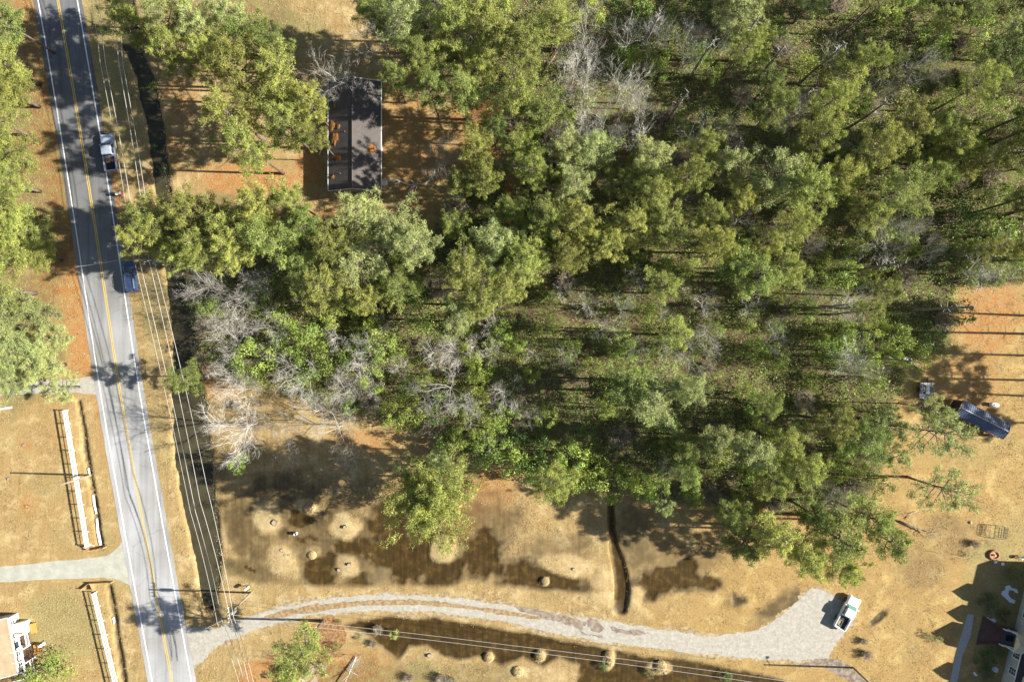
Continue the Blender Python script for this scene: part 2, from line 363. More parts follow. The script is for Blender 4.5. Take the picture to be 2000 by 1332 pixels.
def nd(n, t, **k):
    x = n.new(t)
    for a, b in k.items(): setattr(x, a, b)
    return x
def ground_material():
    m = bpy.data.materials.new('ground'); m.use_nodes = True; n = m.node_tree.nodes; l = m.node_tree.links
    b = n['Principled BSDF']; tc = n.new('ShaderNodeTexCoord')
    def noise(scale, detail=5, rough=.6, vec=None):
        x = n.new('ShaderNodeTexNoise'); x.inputs['Scale'].default_value = scale; x.inputs['Detail'].default_value = detail
        x.inputs['Roughness'].default_value = rough; l.new(vec or tc.outputs['Object'], x.inputs['Vector']); return x.outputs[0]
    def ramp(src, p0, c0, p1, c1, ext=()):
        x = n.new('ShaderNodeValToRGB'); e = x.color_ramp.elements; e[0].position = p0; e[0].color = (*c0, 1); e[1].position = p1; e[1].color = (*c1, 1)
        for p, c in ext: q = e.new(p); q.color = (*c, 1)
        l.new(src, x.inputs[0]); return x.outputs[0]
    def mix(f, a, b_, mode='MIX'):
        x = n.new('ShaderNodeMix'); x.data_type = 'RGBA'; x.blend_type = mode
        if hasattr(f, 'links'): l.new(f, x.inputs[0])
        else: x.inputs[0].default_value = f
        l.new(a, x.inputs[6]); l.new(b_, x.inputs[7]); return x.outputs[2]
    def mth(op, a, b_):
        x = n.new('ShaderNodeMath'); x.operation = op
        for i, q in enumerate((a, b_)):
            if hasattr(q, 'links'): l.new(q, x.inputs[i])
            else: x.inputs[i].default_value = q
        x.use_clamp = False; return x.outputs[0]
    A = n.new('ShaderNodeAttribute'); A.attribute_name = 'zone_a'; SA = n.new('ShaderNodeSeparateColor'); l.new(A.outputs['Color'], SA.inputs[0])
    B = n.new('ShaderNodeAttribute'); B.attribute_name = 'zone_b'; SB = n.new('ShaderNodeSeparateColor'); l.new(B.outputs['Color'], SB.inputs[0])
    nf = noise(3.2, 8, .82); nm = noise(.8, 5); nl = noise(.16, 4); nvf = noise(6., 6, .75)
    def breakup(src, amt=.5):   # mask broken up by fine noise
        a = mth('MULTIPLY', mth('SUBTRACT', nf, .5), amt*2); s = mth('ADD', src, mth('MULTIPLY', a, mth('MULTIPLY', src, mth('SUBTRACT', 1.3, src))))
        c = n.new('ShaderNodeClamp'); l.new(s, c.inputs[0]); return c.outputs[0]
    # mowing streaks
    mp = n.new('ShaderNodeMapping'); mp.inputs['Scale'].default_value = (2.2, .12, 1); mp.inputs['Rotation'].default_value = (0, 0, R(-9)); l.new(tc.outputs['Object'], mp.inputs[0])
    ns = noise(1., 3, .5, mp.outputs[0])
    tan = ramp(nf, .28, (.20, .135, .055), .72, (.44, .325, .15))
    tan = mix(mth('MULTIPLY', nl, .75), tan, ramp(nm, .3, (.25, .155, .062), .7, (.42, .29, .125)))
    tan = mix(.35, tan, ramp(ns, .3, (.42, .36, .30), .7, (1., 1., 1.)), 'MULTIPLY')
    pat = noise(.33, 7, .72)
    tan = mix(ramp(pat, .50, (0, 0, 0), .66, (.8, .8, .8)), tan, ramp(nf, .3, (.38, .29, .145), .7, (.58, .46, .25)))
    tan = mix(ramp(noise(.55, 6, .7), .54, (0, 0, 0), .70, (.6, .6, .6)), tan, ramp(nf, .3, (.13, .09, .035), .7, (.27, .19, .075)))
    gold = ramp(nf, .28, (.21, .125, .036), .72, (.44, .295, .10))
    gold = mix(ramp(nm, .35, (0, 0, 0), .7, (.8, .8, .8)), gold, ramp(nf, .3, (.22, .13, .055), .7, (.36, .25, .12)))
    gold = mix(ramp(pat, .50, (0, 0, 0), .64, (.7, .7, .7)), gold, ramp(nf, .3, (.36, .26, .09), .7, (.54, .40, .16)))
    gold = mix(ramp(noise(.21, 7, .7), .52, (0, 0, 0), .68, (.6, .6, .6)), gold, ramp(nf, .3, (.13, .08, .03), .7, (.26, .165, .065)))
    c = mix(SB.outputs[1], tan, gold)
    green = ramp(nf, .3, (.12, .105, .04), .7, (.36, .30, .13))
    c = mix(breakup(SA.outputs[1]), c, green)
    org = ramp(nf, .25, (.17, .08, .028), .75, (.44, .22, .075), [(.5, (.33, .15, .048))])
    org = mix(ramp(nm, .4, (0, 0, 0), .65, (.6, .6, .6)), org, ramp(nf, .3, (.22, .17, .07), .7, (.42, .31, .15)))
    c = mix(breakup(SA.outputs[0], .8), c, org)
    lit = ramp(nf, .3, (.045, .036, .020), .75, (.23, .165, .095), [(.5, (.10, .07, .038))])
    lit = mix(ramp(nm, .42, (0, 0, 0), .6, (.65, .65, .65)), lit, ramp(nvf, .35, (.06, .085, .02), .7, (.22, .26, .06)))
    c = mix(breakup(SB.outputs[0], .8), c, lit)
    wet = ramp(nm, .3, (.026, .017, .008), .72, (.15, .10, .042), [(.52, (.055, .038, .017))])
    wet = mix(.7, wet, ramp(ns, .35, (.45, .45, .45), .65, (1.25, 1.2, 1.1)), 'MULTIPLY')
    wet = mix(.5, wet, ramp(nf, .3, (.3, .3, .3), .75, (1, 1, 1)), 'MULTIPLY')
    wf = breakup(SA.outputs[2], 1.1)
    c = mix(mth('MULTIPLY', breakup(SB.outputs[2], 1.3), .24), c, ramp(nf, .3, (.42, .32, .17), .7, (.66, .53, .31)))
    c = mix(mth('MULTIPLY', wf, .93), c, wet)
    l.new(c, b.inputs['Base Color'])
    rr = n.new('ShaderNodeMapRange'); rr.inputs['To Min'].default_value = .95; rr.inputs['To Max'].default_value = .45; l.new(wf, rr.inputs[0]); l.new(rr.outputs[0], b.inputs['Roughness'])
    b.inputs['Specular IOR Level'].default_value = .2
    bp = n.new('ShaderNodeBump'); bp.inputs['Strength'].default_value = .35; bp.inputs['Distance'].default_value = .08
    l.new(mth('ADD', mth('MULTIPLY', nvf, .6), nf), bp.inputs['Height']); l.new(bp.outputs[0], b.inputs['Normal'])
    return m
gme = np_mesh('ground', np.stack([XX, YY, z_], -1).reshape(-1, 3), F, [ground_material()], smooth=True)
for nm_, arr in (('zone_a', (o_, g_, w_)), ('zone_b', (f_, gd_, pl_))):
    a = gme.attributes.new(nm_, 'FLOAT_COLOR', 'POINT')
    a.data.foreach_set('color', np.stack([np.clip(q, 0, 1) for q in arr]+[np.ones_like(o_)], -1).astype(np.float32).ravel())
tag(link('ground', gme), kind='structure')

# water
def water_mat(name, tint, murk, op):
    m = bpy.data.materials.new(name); m.use_nodes = True; n = m.node_tree.nodes; l = m.node_tree.links
    b = n['Principled BSDF']; b.inputs['Roughness'].default_value = .06; b.inputs['IOR'].default_value = 1.33
    tc = n.new('ShaderNodeTexCoord'); nz = n.new('ShaderNodeTexNoise'); nz.inputs['Scale'].default_value = .5; nz.inputs['Detail'].default_value = 5
    l.new(tc.outputs['Object'], nz.inputs[0]); cr = n.new('ShaderNodeValToRGB')
    cr.color_ramp.elements[0].position = .35; cr.color_ramp.elements[1].position = .7
    cr.color_ramp.elements[0].color = (*murk, 1); cr.color_ramp.elements[1].color = (*[c*1.5 for c in murk], 1); l.new(nz.outputs[0], cr.inputs[0]); l.new(cr.outputs[0], b.inputs['Base Color'])
    t = n.new('ShaderNodeBsdfTransparent'); t.inputs[0].default_value = (*tint, 1)
    mx = n.new('ShaderNodeMixShader'); mx.inputs[0].default_value = op
    l.new(t.outputs[0], mx.inputs[1]); l.new(b.outputs[0], mx.inputs[2]); l.new(mx.outputs[0], n['Material Output'].inputs[0])
    nb = n.new('ShaderNodeTexNoise'); nb.inputs['Scale'].default_value = 5; l.new(tc.outputs['Object'], nb.inputs[0])
    bp = n.new('ShaderNodeBump'); bp.inputs['Strength'].default_value = .06; l.new(nb.outputs[0], bp.inputs['Height']); l.new(bp.outputs[0], b.inputs['Normal'])
    return m
WM = water_mat('shallow_brown_water', (.92, .87, .76), (.05, .035, .015), .09)
DM = water_mat('olive_ditch_water', (.3, .3, .15), (.045, .039, .022), .97)
def ribbon(name, pts, z, m, grow=0., kind='structure'):
    mb = MB(); vs = []; fs = []; P = [W(p[0], p[1]) for p in pts]
    for i, p in enumerate(P):
        d = P[min(i+1, len(P)-1)]-P[max(i-1, 0)]; nrm = Vector((-d.y, d.x, 0)).normalized(); ww = pts[i][2]/S+grow
        vs += [(p+nrm*ww)[:2]+(z,), (p-nrm*ww)[:2]+(z,)]
        if i: fs.append((2*i-2, 2*i-1, 2*i+1, 2*i))
    mb.add(vs, fs); return tag(mb.build(name, m), kind=kind)
ribbon('ditch_water', DITCH, -.30, DM, .9)
tag(MB().add([W(430, 1172)[:2]+(-.075,), W(1420, 1172)[:2]+(-.075,), W(1420, 935)[:2]+(-.075,), W(430, 935)[:2]+(-.075,)], [(0, 1, 2, 3)]).build('flooded_lawn_water', WM), kind='structure')
tag(MB().add([W(660, 1350)[:2]+(-.085,), W(1570, 1350)[:2]+(-.085,), W(1570, 1300)[:2]+(-.085,), W(1100, 1238)[:2]+(-.085,), W(800, 1198)[:2]+(-.085,), W(660, 1210)[:2]+(-.085,)], [(0, 1, 2, 3, 4, 5)]).build('pond_water', WM), kind='structure')

# ------------------------------------------------------------ road and drives
def spline(pts, n=8):
    P = [Vector(p) for p in pts]; out = []
    for i in range(len(P)-1):
        a, b, c, d = P[max(i-1, 0)], P[i], P[i+1], P[min(i+2, len(P)-1)]
        for k in range(n):
            t = k/n; out.append(.5*((2*b)+(c-a)*t+(2*a-5*b+4*c-d)*t*t+(3*b-a-3*c+d)*t**3))
    out.append(P[-1]); return out
CL = spline([W(*p) for p in YEL], 10)
def extend(P, d=500):
    a = P[0]+(P[0]-P[1]).normalized()*d; b = P[-1]+(P[-1]-P[-2]).normalized()*d; return [a]+P+[b]
CL = extend(CL)
def strip(P, o0, o1, z, jag=0, seg=1):
    vs = []; fs = []
    for i, p in enumerate(P):
        d = P[min(i+1, len(P)-1)]-P[max(i-1, 0)]; nrm = Vector((-d.y, d.x, 0)).normalized()
        j0 = jag*float(fbm(np.array([i*.9]), np.array([3.]))[0]); j1 = jag*float(fbm(np.array([i*.9]), np.array([9.]))[0])
        a, b = p+nrm*(o0+j0), p+nrm*(o1+j1); vs += [(a.x, a.y, z), (b.x, b.y, z)]
        if i: fs.append((2*i-2, 2*i, 2*i+1, 2*i-1))
    return vs, fs
def asphalt():
    m = bpy.data.materials.new('asphalt'); m.use_nodes = True; n = m.node_tree.nodes; l = m.node_tree.links; b = n['Principled BSDF']
    tc = n.new('ShaderNodeTexCoord'); b.inputs['Roughness'].default_value = .9; b.inputs['Specular IOR Level'].default_value = .15
    mp = n.new('ShaderNodeMapping'); mp.inputs['Rotation'].default_value = (0, 0, R(-9.5)); mp.inputs['Scale'].default_value = (1.3, .05, 1)
    l.new(tc.outputs['Object'], mp.inputs[0])
    n1 = n.new('ShaderNodeTexNoise'); n1.inputs['Scale'].default_value = 1.; n1.inputs['Detail'].default_value = 4; l.new(mp.outputs[0], n1.inputs[0])
    n2 = n.new('ShaderNodeTexNoise'); n2.inputs['Scale'].default_value = .12; n2.inputs['Detail'].default_value = 6; l.new(tc.outputs['Object'], n2.inputs[0])
    n3 = n.new('ShaderNodeTexNoise'); n3.inputs['Scale'].default_value = 12; n3.inputs['Detail'].default_value = 3; l.new(tc.outputs['Object'], n3.inputs[0])
    s = n.new('ShaderNodeSeparateXYZ'); l.new(tc.outputs['Object'], s.inputs[0])
    g = n.new('ShaderNodeMapRange'); g.inputs['From Min'].default_value = 30; g.inputs['From Max'].default_value = -10; l.new(s.outputs[1], g.inputs[0])   # tree shade at the top end painted into the asphalt colour as a darker tone
    cr = n.new('ShaderNodeValToRGB'); cr.color_ramp.elements[0].position = .3; cr.color_ramp.elements[1].position = .7
    cr.color_ramp.elements[0].color = (.215, .215, .215, 1); cr.color_ramp.elements[1].color = (.31, .31, .31, 1); l.new(n1.outputs[0], cr.inputs[0])
    c2 = n.new('ShaderNodeValToRGB'); c2.color_ramp.elements[0].color = (.78, .76, .72, 1); c2.color_ramp.elements[1].color = (1.1, 1.1, 1.12, 1)
    c2.color_ramp.elements[0].position = .35; c2.color_ramp.elements[1].position = .65; l.new(n2.outputs[0], c2.inputs[0])
    mx = n.new('ShaderNodeMix'); mx.data_type = 'RGBA'; mx.blend_type = 'MULTIPLY'; mx.inputs[0].default_value = 1; l.new(cr.outputs[0], mx.inputs[6]); l.new(c2.outputs[0], mx.inputs[7])
    mk = n.new('ShaderNodeMix'); mk.data_type = 'RGBA'; mk.blend_type = 'MULTIPLY'; mk.inputs[0].default_value = 1
    dk = n.new('ShaderNodeValToRGB'); dk.color_ramp.elements[0].color = (.48, .48, .49, 1); dk.color_ramp.elements[1].color = (1.25, 1.25, 1.24, 1); l.new(g.outputs[0], dk.inputs[0])
    l.new(mx.outputs[2], mk.inputs[6]); l.new(dk.outputs[0], mk.inputs[7])
    # sealed cracks
    vo = n.new('ShaderNodeTexVoronoi'); vo.feature = 'DISTANCE_TO_EDGE'; vo.inputs['Scale'].default_value = .11; 
    ad = n.new('ShaderNodeMix'); ad.data_type = 'RGBA'; ad.blend_type = 'ADD'; ad.inputs[0].default_value = .9
    n4 = n.new('ShaderNodeTexNoise'); n4.inputs['Scale'].default_value = .6; l.new(tc.outputs['Object'], n4.inputs[0])
    l.new(tc.outputs['Object'], ad.inputs[6]); l.new(n4.outputs[1], ad.inputs[7]); l.new(ad.outputs[2], vo.inputs['Vector'])
    ck = n.new('ShaderNodeValToRGB'); ck.color_ramp.elements[0].position = .0; ck.color_ramp.elements[1].position = .006
    ck.color_ramp.elements[0].color = (.82, .82, .82, 1); ck.color_ramp.elements[1].color = (1, 1, 1, 1); l.new(vo.outputs['Distance'], ck.inputs[0])
    mz = n.new('ShaderNodeMix'); mz.data_type = 'RGBA'; mz.blend_type = 'MULTIPLY'; mz.inputs[0].default_value = 1; l.new(mk.outputs[2], mz.inputs[6]); l.new(ck.outputs[0], mz.inputs[7])
    fg = n.new('ShaderNodeValToRGB'); fg.color_ramp.elements[0].color = (.8, .8, .8, 1); fg.color_ramp.elements[1].color = (1.15, 1.15, 1.15, 1); l.new(n3.outputs[0], fg.inputs[0])
    m3 = n.new('ShaderNodeMix'); m3.data_type = 'RGBA'; m3.blend_type = 'MULTIPLY'; m3.inputs[0].default_value = 1; l.new(mz.outputs[2], m3.inputs[6]); l.new(fg.outputs[0], m3.inputs[7])
    l.new(m3.outputs[2], b.inputs['Base Color']); return m
mb = MB(); mb.add(*strip(CL, -3.85, 3.8, .03, .12)); tag(mb.build('road', asphalt()), kind='structure')
def paint(name, col, wear):
    m = mat(name, col, .7, col2=wear, scale=6); m.node_tree.nodes['Color Ramp'].color_ramp.elements[0].position = .30; m.node_tree.nodes['Color Ramp'].color_ramp.elements[1].position = .45
    return m
mb = MB()
mb.add(*strip(CL, 2.98, 3.15, .04)); mb.add(*strip(CL, -3.20, -3.03, .04)); tag(mb.build('white_edge_lines', paint('white_line', (.74, .74, .72), (.42, .42, .4))), kind='structure')
mb = MB()
mb.add(*strip(CL, .07, .19, .04)); mb.add(*strip(CL, -.19, -.07, .04)); tag(mb.build('yellow_centre_lines', paint('yellow_line', (.62, .42, .08), (.36, .28, .12))), kind='structure')

gravel = mat('gravel', (.375, .35, .30), .95, col2=(.31, .285, .24), scale=1.1, bump=.3, bscale=9)
gravel.node_tree.nodes['Color Ramp'].color_ramp.elements[0].position = .25
verge_m = mat('drive_verge', (.40, .31, .18), .95, col2=(.20, .145, .085), scale=1.8)
gravel2 = mat('green_grey_drive', (.40, .395, .33), .95, col2=(.33, .325, .27), scale=.8, bump=.4, bscale=14)
def grit(m, sc=7., lo=.62, hi=1.25):
    n = m.node_tree.nodes; l = m.node_tree.links; b = n['Principled BSDF']; src = b.inputs['Base Color'].links[0].from_socket
    tc = n.new('ShaderNodeTexCoord'); z = n.new('ShaderNodeTexNoise'); z.inputs['Scale'].default_value = sc; z.inputs['Detail'].default_value = 8; z.inputs['Roughness'].default_value = .8
    l.new(tc.outputs['Object'], z.inputs[0]); r = n.new('ShaderNodeValToRGB'); r.color_ramp.elements[0].position = .3; r.color_ramp.elements[1].position = .7
    r.color_ramp.elements[0].color = (lo, lo, lo*.97, 1); r.color_ramp.elements[1].color = (hi, hi, hi, 1); l.new(z.outputs[0], r.inputs[0])
    x = n.new('ShaderNodeMix'); x.data_type = 'RGBA'; x.blend_type = 'MULTIPLY'; x.inputs[0].default_value = 1; l.new(src, x.inputs[6]); l.new(r.outputs[0], x.inputs[7]); l.new(x.outputs[2], b.inputs['Base Color'])
grit(gravel, 2.2, .72, 1.18); grit(gravel2, 2., .85, 1.1)
muddy = mat('muddy_gravel', (.15, .11, .08), .9, col2=(.28, .23, .18), scale=1.5)
TOP = [(340, 1196), (352, 1214), (378, 1222), (420, 1222), (455, 1211), (490, 1199), (540, 1183), (590, 1172), (640, 1164), (740, 1157), (800, 1156), (900, 1165), (1000, 1178), (1100, 1198), (1200, 1210), (1290, 1225), (1370, 1235), (1420, 1236), (1480, 1226), (1520, 1203), (1550, 1178),
       (1580, 1147), (1600, 1146), (1625, 1160), (1650, 1168), (1676, 1178), (1668, 1215), (1640, 1250), (1625, 1278)]
BOT = [(1625, 1290), (1560, 1294), (1480, 1291), (1400, 1283), (1300, 1273), (1200, 1260), (1100, 1244), (1000, 1222), (900, 1205), (800, 1196), (700, 1196), (600, 1207), (540, 1222), (470, 1245), (430, 1262), (405, 1285), (385, 1300), (365, 1310)]
def grow_px(P, d):
    out = []
    for i, p in enumerate(P):
        a = P[i-1]; b = P[(i+1) % len(P)]; t = Vector((b[0]-a[0], b[1]-a[1])).normalized(); out.append((p[0]+t.y*d, p[1]-t.x*d))
    return out
sheet('driveway_verge', grow_px(TOP[3:]+BOT[:-3], .5), .008, verge_m, 1., .25, 21)
sheet('gravel_driveway', grow_px(TOP+BOT, -4.), .012, gravel, .45, .25)
sheet('driveway_grass_strip', [(515, 1203), (560, 1190), (620, 1180), (700, 1172), (800, 1170), (880, 1176), (980, 1190), (1060, 1204), (1055, 1210), (970, 1198), (880, 1185), (800, 1180), (700, 1183), (620, 1193), (560, 1203), (522, 1210)], .018, mat('strip_grass', (.34, .24, .12), .95, col2=(.18, .12, .07), scale=2.), .3, .3, 4)
sheet('dirt_track', [(1600, 1285), (1640, 1286), (1670, 1310), (1720, 1345), (1690, 1350), (1650, 1322), (1600, 1300), (1550, 1300)], .016, muddy, .5, .25, 3)
sheet('driveway_mud_patch', [(1005, 1184), (1050, 1190), (1110, 1204), (1150, 1215), (1135, 1232), (1180, 1244), (1140, 1240), (1120, 1222), (1090, 1212), (1060, 1208), (1020, 1193)], .018, muddy, .5, .25, 8)
sheet('driveway_mud_patch', [(1190, 1222), (1230, 1228), (1270, 1234), (1262, 1240), (1220, 1238), (1195, 1232)], .018, muddy, .5, .25, 2)
sheet('driveway_mud_patch', [(1150, 1205), (1168, 1212), (1180, 1226), (1170, 1236), (1155, 1228), (1146, 1216)], .024, muddy, .4, .25, 5)
sheet('left_driveway', [(-70, 1112), (0, 1106), (60, 1101), (120, 1094), (180, 1090), (212, 1084), (230, 1070), (240, 1056), (252, 1104), (262, 1152), (250, 1140), (230, 1132), (200, 1128), (120, 1130), (60, 1133), (0, 1137), (-70, 1142)], .012, gravel2, .1, .4)
sheet('rear_left_driveway', [(-70, 742), (0, 745), (60, 744), (100, 742), (130, 741), (160, 739), (185, 733), (192, 760), (198, 782), (185, 772), (150, 766), (110, 770), (60, 768), (0, 772), (-70, 775)], .012, gravel, .25, .4)
sheet('concrete_path', [(1890, 1198), (1902, 1200), (1896, 1240), (1880, 1280), (1869, 1332), (1863, 1360), (1850, 1360), (1857, 1320), (1868, 1272), (1882, 1225)], .012, mat('path_concrete', (.36, .35, .33), .9, var=.1), .05, .5)

# ------------------------------------------------------------ vegetation meshes
def cards(rs, C, N, ln, wd, jit=.6):
    """leaf-sized quads at C facing N"""
    n = len(C); N = N+rs.normal(0, jit, (n, 3)); N /= np.linalg.norm(N, axis=1, keepdims=True)+1e-9
    A = np.cross(N, rs.normal(0, 1, (n, 3))); A /= np.linalg.norm(A, axis=1, keepdims=True)+1e-9; B = np.cross(N, A)
    L = (ln*rs.uniform(.6, 1.3, (n, 1)))/2; Wd = (wd*rs.uniform(.6, 1.3, (n, 1)))/2
    V = np.stack([C-A*L, C+B*Wd-A*L*.1, C+A*L, C-B*Wd-A*L*.1], 1).reshape(-1, 3)
    return V, np.arange(n*4).reshape(-1, 4)
def clump_leaves(rs, cen, rad, per, ln, wd, flat=.7, up=.35, jit=.55):
    k = len(cen); D = rs.normal(0, 1, (k*per, 3)); D[:, 2] = D[:, 2]*.9+up
    D /= np.linalg.norm(D, axis=1, keepdims=True)
    r = np.repeat(rad, per)[:, None]*rs.uniform(.55, 1.05, (k*per, 1))
    P = np.repeat(cen, per, 0)+D*r*np.array([1, 1, flat])
    return cards(rs, P, D, ln, wd, jit)
def needles(rs, cen, rad, per, ln, wd):
    k = len(cen); D = rs.normal(0, 1, (k*per, 3)); D[:, 2] = D[:, 2]*.8+.5; D /= np.linalg.norm(D, axis=1, keepdims=True)
    O = np.repeat(cen, per, 0)+D*np.repeat(rad, per)[:, None]*rs.uniform(.3, .9, (k*per, 1))
    A = np.cross(D, rs.normal(0, 1, (k*per, 3))); A /= np.linalg.norm(A, axis=1, keepdims=True); L = ln*rs.uniform(.7, 1.3, (k*per, 1))
    V = np.stack([O-A*wd/2, O+A*wd/2, O+D*L+A*wd/4, O+D*L-A*wd/4], 1).reshape(-1, 3)
    return V, np.arange(k*per*4).reshape(-1, 4)
def join(*vf):
    Vs = []; Fs = []; b = 0
    for V, F_ in vf: Vs.append(V); Fs.append(F_+b); b += len(V)
    return np.concatenate(Vs), np.concatenate(Fs)

def pine_meshes(seed, Ht, cr, cb, nl, mat_, per=22, spread=1., dead=0, clr=(.30, .58), drop=.10, sub=(.3, .45, .6, .72, .85, .95, 1.)):
    """returns trunk mesh (with limbs) and crown mesh"""
    rs = np.random.RandomState(seed); mb = MB(); ph = rs.uniform(0, 6.28)
    bend = lambda t: Vector((.35*math.sin(2.2*t+ph), .35*math.cos(1.7*t+ph), 0))*t
    tp = [bend(t)+Vector((0, 0, Ht*.97*t)) for t in np.linspace(0, 1, 9)]
    r0 = .0115*Ht+.03; mb.tube(tp, [r0*(1.25 if i == 0 else 1-.82*i/8) for i in range(9)], 8)
    cen = []; rad = []
    lob = rs.uniform(.75, 1.25, 7)
    for i in range(nl):
        q = (i+rs.uniform(0, .9))/nl; t = cb+(1-cb)*q; az = i*2.39996+rs.uniform(-.5, .5)
        prof = math.sin(math.pi*min(1, .18+.82*q**.8))**.75 if q < .97 else .2
        L = cr*max(.18, prof)*rs.uniform(.72, 1.12)*lob[int(az/6.283*7) % 7]*spread
        rise = L*(.15+.55*q)+rs.uniform(-.2, .4); base = bend(t)+Vector((0, 0, Ht*.97*t))
        d = Vector((math.cos(az), math.sin(az), 0)); sd_ = Vector((-d.y, d.x, 0)); cv = rs.uniform(-.15, .15)*L
        pt = lambda s: base+d*L*s+sd_*cv*s*s+Vector((0, 0, rise*s**1.4))
        mb.tube([pt(0), pt(.5), pt(1)], [.085*(.5+L/cr), .05, .015], 4, cap=False)
        if rs.rand() < drop: continue
        for s in sub:
            m_ = 1 if s > .97 else 3
            if L < 1.2 and s < .9: continue
            for j in range(m_):
                off = sd_*(rs.choice([-1, 1])*rs.uniform(.08, .46)*L*(1.2-s)+rs.normal(0, .25)) if m_ == 3 else Vector((0, 0, 0))
                p = pt(s)+off+Vector((0, 0, rs.uniform(0, .5)))
                if m_ == 3 and off.length > .4: mb.tube([pt(max(0, s-.15)), p], [.03, .012], 3, cap=False)
                cen.append(p[:]); rad.append(rs.uniform(*clr))
    for i in range(dead):
        t = cb*rs.uniform(.45, 1.0); az = rs.uniform(0, 6.28); L = rs.uniform(.6, 2.2); b0 = bend(t)+Vector((0, 0, Ht*.97*t))
        mb.tube([b0, b0+Vector((math.cos(az)*L, math.sin(az)*L, .3*L))], [.05, .015], 3, cap=False)
    cen.append((tp[-1]+Vector((0, 0, .3)))[:]); rad.append(.7)
    cen = np.array(cen); rad = np.array(rad)
    v1 = clump_leaves(rs, cen, rad, per, .24, .12, .75, .45, .4)
    v2 = needles(rs, cen, rad, int(per*.5), .36, .06)
    Vv, Ff = join(v1, v2)
    return mb.mesh('pine_trunk', M['bark'], True), np_mesh('pine_crown', Vv, Ff, [mat_])

def bare_meshes(seed, Ht, spread, m, trunk_h=.3, dens=1., lean=0.):
    rs = np.random.RandomState(seed); tr = MB(); cr = MB()
    def grow(p, d, L, r, lev):
        n = 3; pts = [p]; dd = d.copy()
        for i in range(n):
            dd = (dd+Vector(rs.normal(0, .16, 3))+Vector((0, 0, .04))).normalized(); pts.append(pts[-1]+dd*L/n)
        (tr if lev <= 1 else cr).tube(pts, [r, r*.85, r*.7, r*.5], 5 if lev < 2 else 3, cap=False)
        if lev >= 4: return
        k = [0, 6, 6, 5][lev] if lev else 0
        k = max(2, int(round(k*dens*rs.uniform(.8, 1.2))))
        for j in range(k):
            s = rs.uniform(.3, 1.) if j else 1.; i = min(n-1, int(s*n)); q = pts[i].lerp(pts[i+1], s*n-i if s < 1 else 1)
            a = dd.orthogonal().normalized(); a.rotate(__import__('mathutils').Quaternion(dd, rs.uniform(0, 6.28)))
            nd_ = (dd*rs.uniform(.5, 1.)+a*rs.uniform(.45, .9)); nd_.z = nd_.z*.85+.12; nd_.normalize()
            grow(q, nd_, L*rs.uniform(.42, .68), max(.011, r*.42), lev+1)
    h0 = Ht*trunk_h; top = Vector((lean*h0, 0, h0)); r0 = .011*Ht+.03
    tr.tube([(0, 0, 0), top*.5+Vector((.05, .03, 0)), top], [r0*1.3, r0, r0*.9], 8)
    for i in range(int(6*dens)+1):
        az = i*2.4+rs.uniform(-.4, .4); el = rs.uniform(.5, 1.25); d = Vector((math.cos(az)*math.cos(el)*spread, math.sin(az)*math.cos(el)*spread, math.sin(el))).normalized()
        grow(top-Vector((0, 0, rs.uniform(0, .25)*h0)), d, Ht*(1-trunk_h)*rs.uniform(.5, .68), r0*.42, 1)
    return tr.mesh('bare_trunk', m, True), cr.mesh('bare_branches', m)

def shrub_meshes(seed, r, h, m, lumps=16, per=60, ln=.19, wd=.12):
    rs = np.random.RandomState(seed); cen = []; rad = []; mb = MB()
    for i in range(lumps):
        a = rs.uniform(0, 6.28); q = math.sqrt(rs.rand())*r*.8; z = h*(.95-.55*(q/r)**1.6)*rs.uniform(.7, 1.05)
        cen.append((math.cos(a)*q, math.sin(a)*q, z)); rad.append(r*rs.uniform(.16, .32))
        if i % 2 == 0: mb.tube([(math.cos(a)*.08*r, math.sin(a)*.08*r, 0), (math.cos(a)*q*.6, math.sin(a)*q*.6, z*.6), cen[-1]], [.05, .035, .012], 4, cap=False)
    cen = np.array(cen); rad = np.array(rad)
    a = clump_leaves(rs, cen, rad, per, ln, wd, .85, .3, .5)
    low = cen*np.array([1.1, 1.1, .5]); b = clump_leaves(rs, low, rad*1.1, per//3, ln, wd, .9, .1, .7)
    Vv, Ff = join(a, b); return mb.mesh('shrub_stems', M['bark'], True), np_mesh('shrub_foliage', Vv, Ff, [m])
def brush_mesh(seed, r, h, m, n=150):
    rs = np.random.RandomState(seed); mb = MB(); st = MB()
    for i in range(n):
        a = rs.uniform(0, 6.28); q = rs.rand()*r*.4; p = Vector((math.cos(a)*q, math.sin(a)*q, 0)); L = h*rs.uniform(.6, 1.1)
        d = Vector((math.cos(a)*rs.uniform(.1, .9), math.sin(a)*rs.uniform(.1, .9), 1)).normalized(); e = p+d*L; mid = p+d*L*.5+Vector(rs.normal(0, .12, 3))
        (st if i % 6 == 0 else mb).tube([p, mid, e], [.03, .022, .01] if i % 6 else [.05, .035, .015], 3, cap=False)
        for j in range(4):
            s = mid.lerp(e, rs.rand()); f = s+Vector((rs.normal(0, .5), rs.normal(0, .5), rs.uniform(.1, .6)))*.8; mb.tube([s, f], [.016, .008], 3, cap=False)
    return st.mesh('brush_stems', M['bark']), mb.mesh('brush_twigs', m)
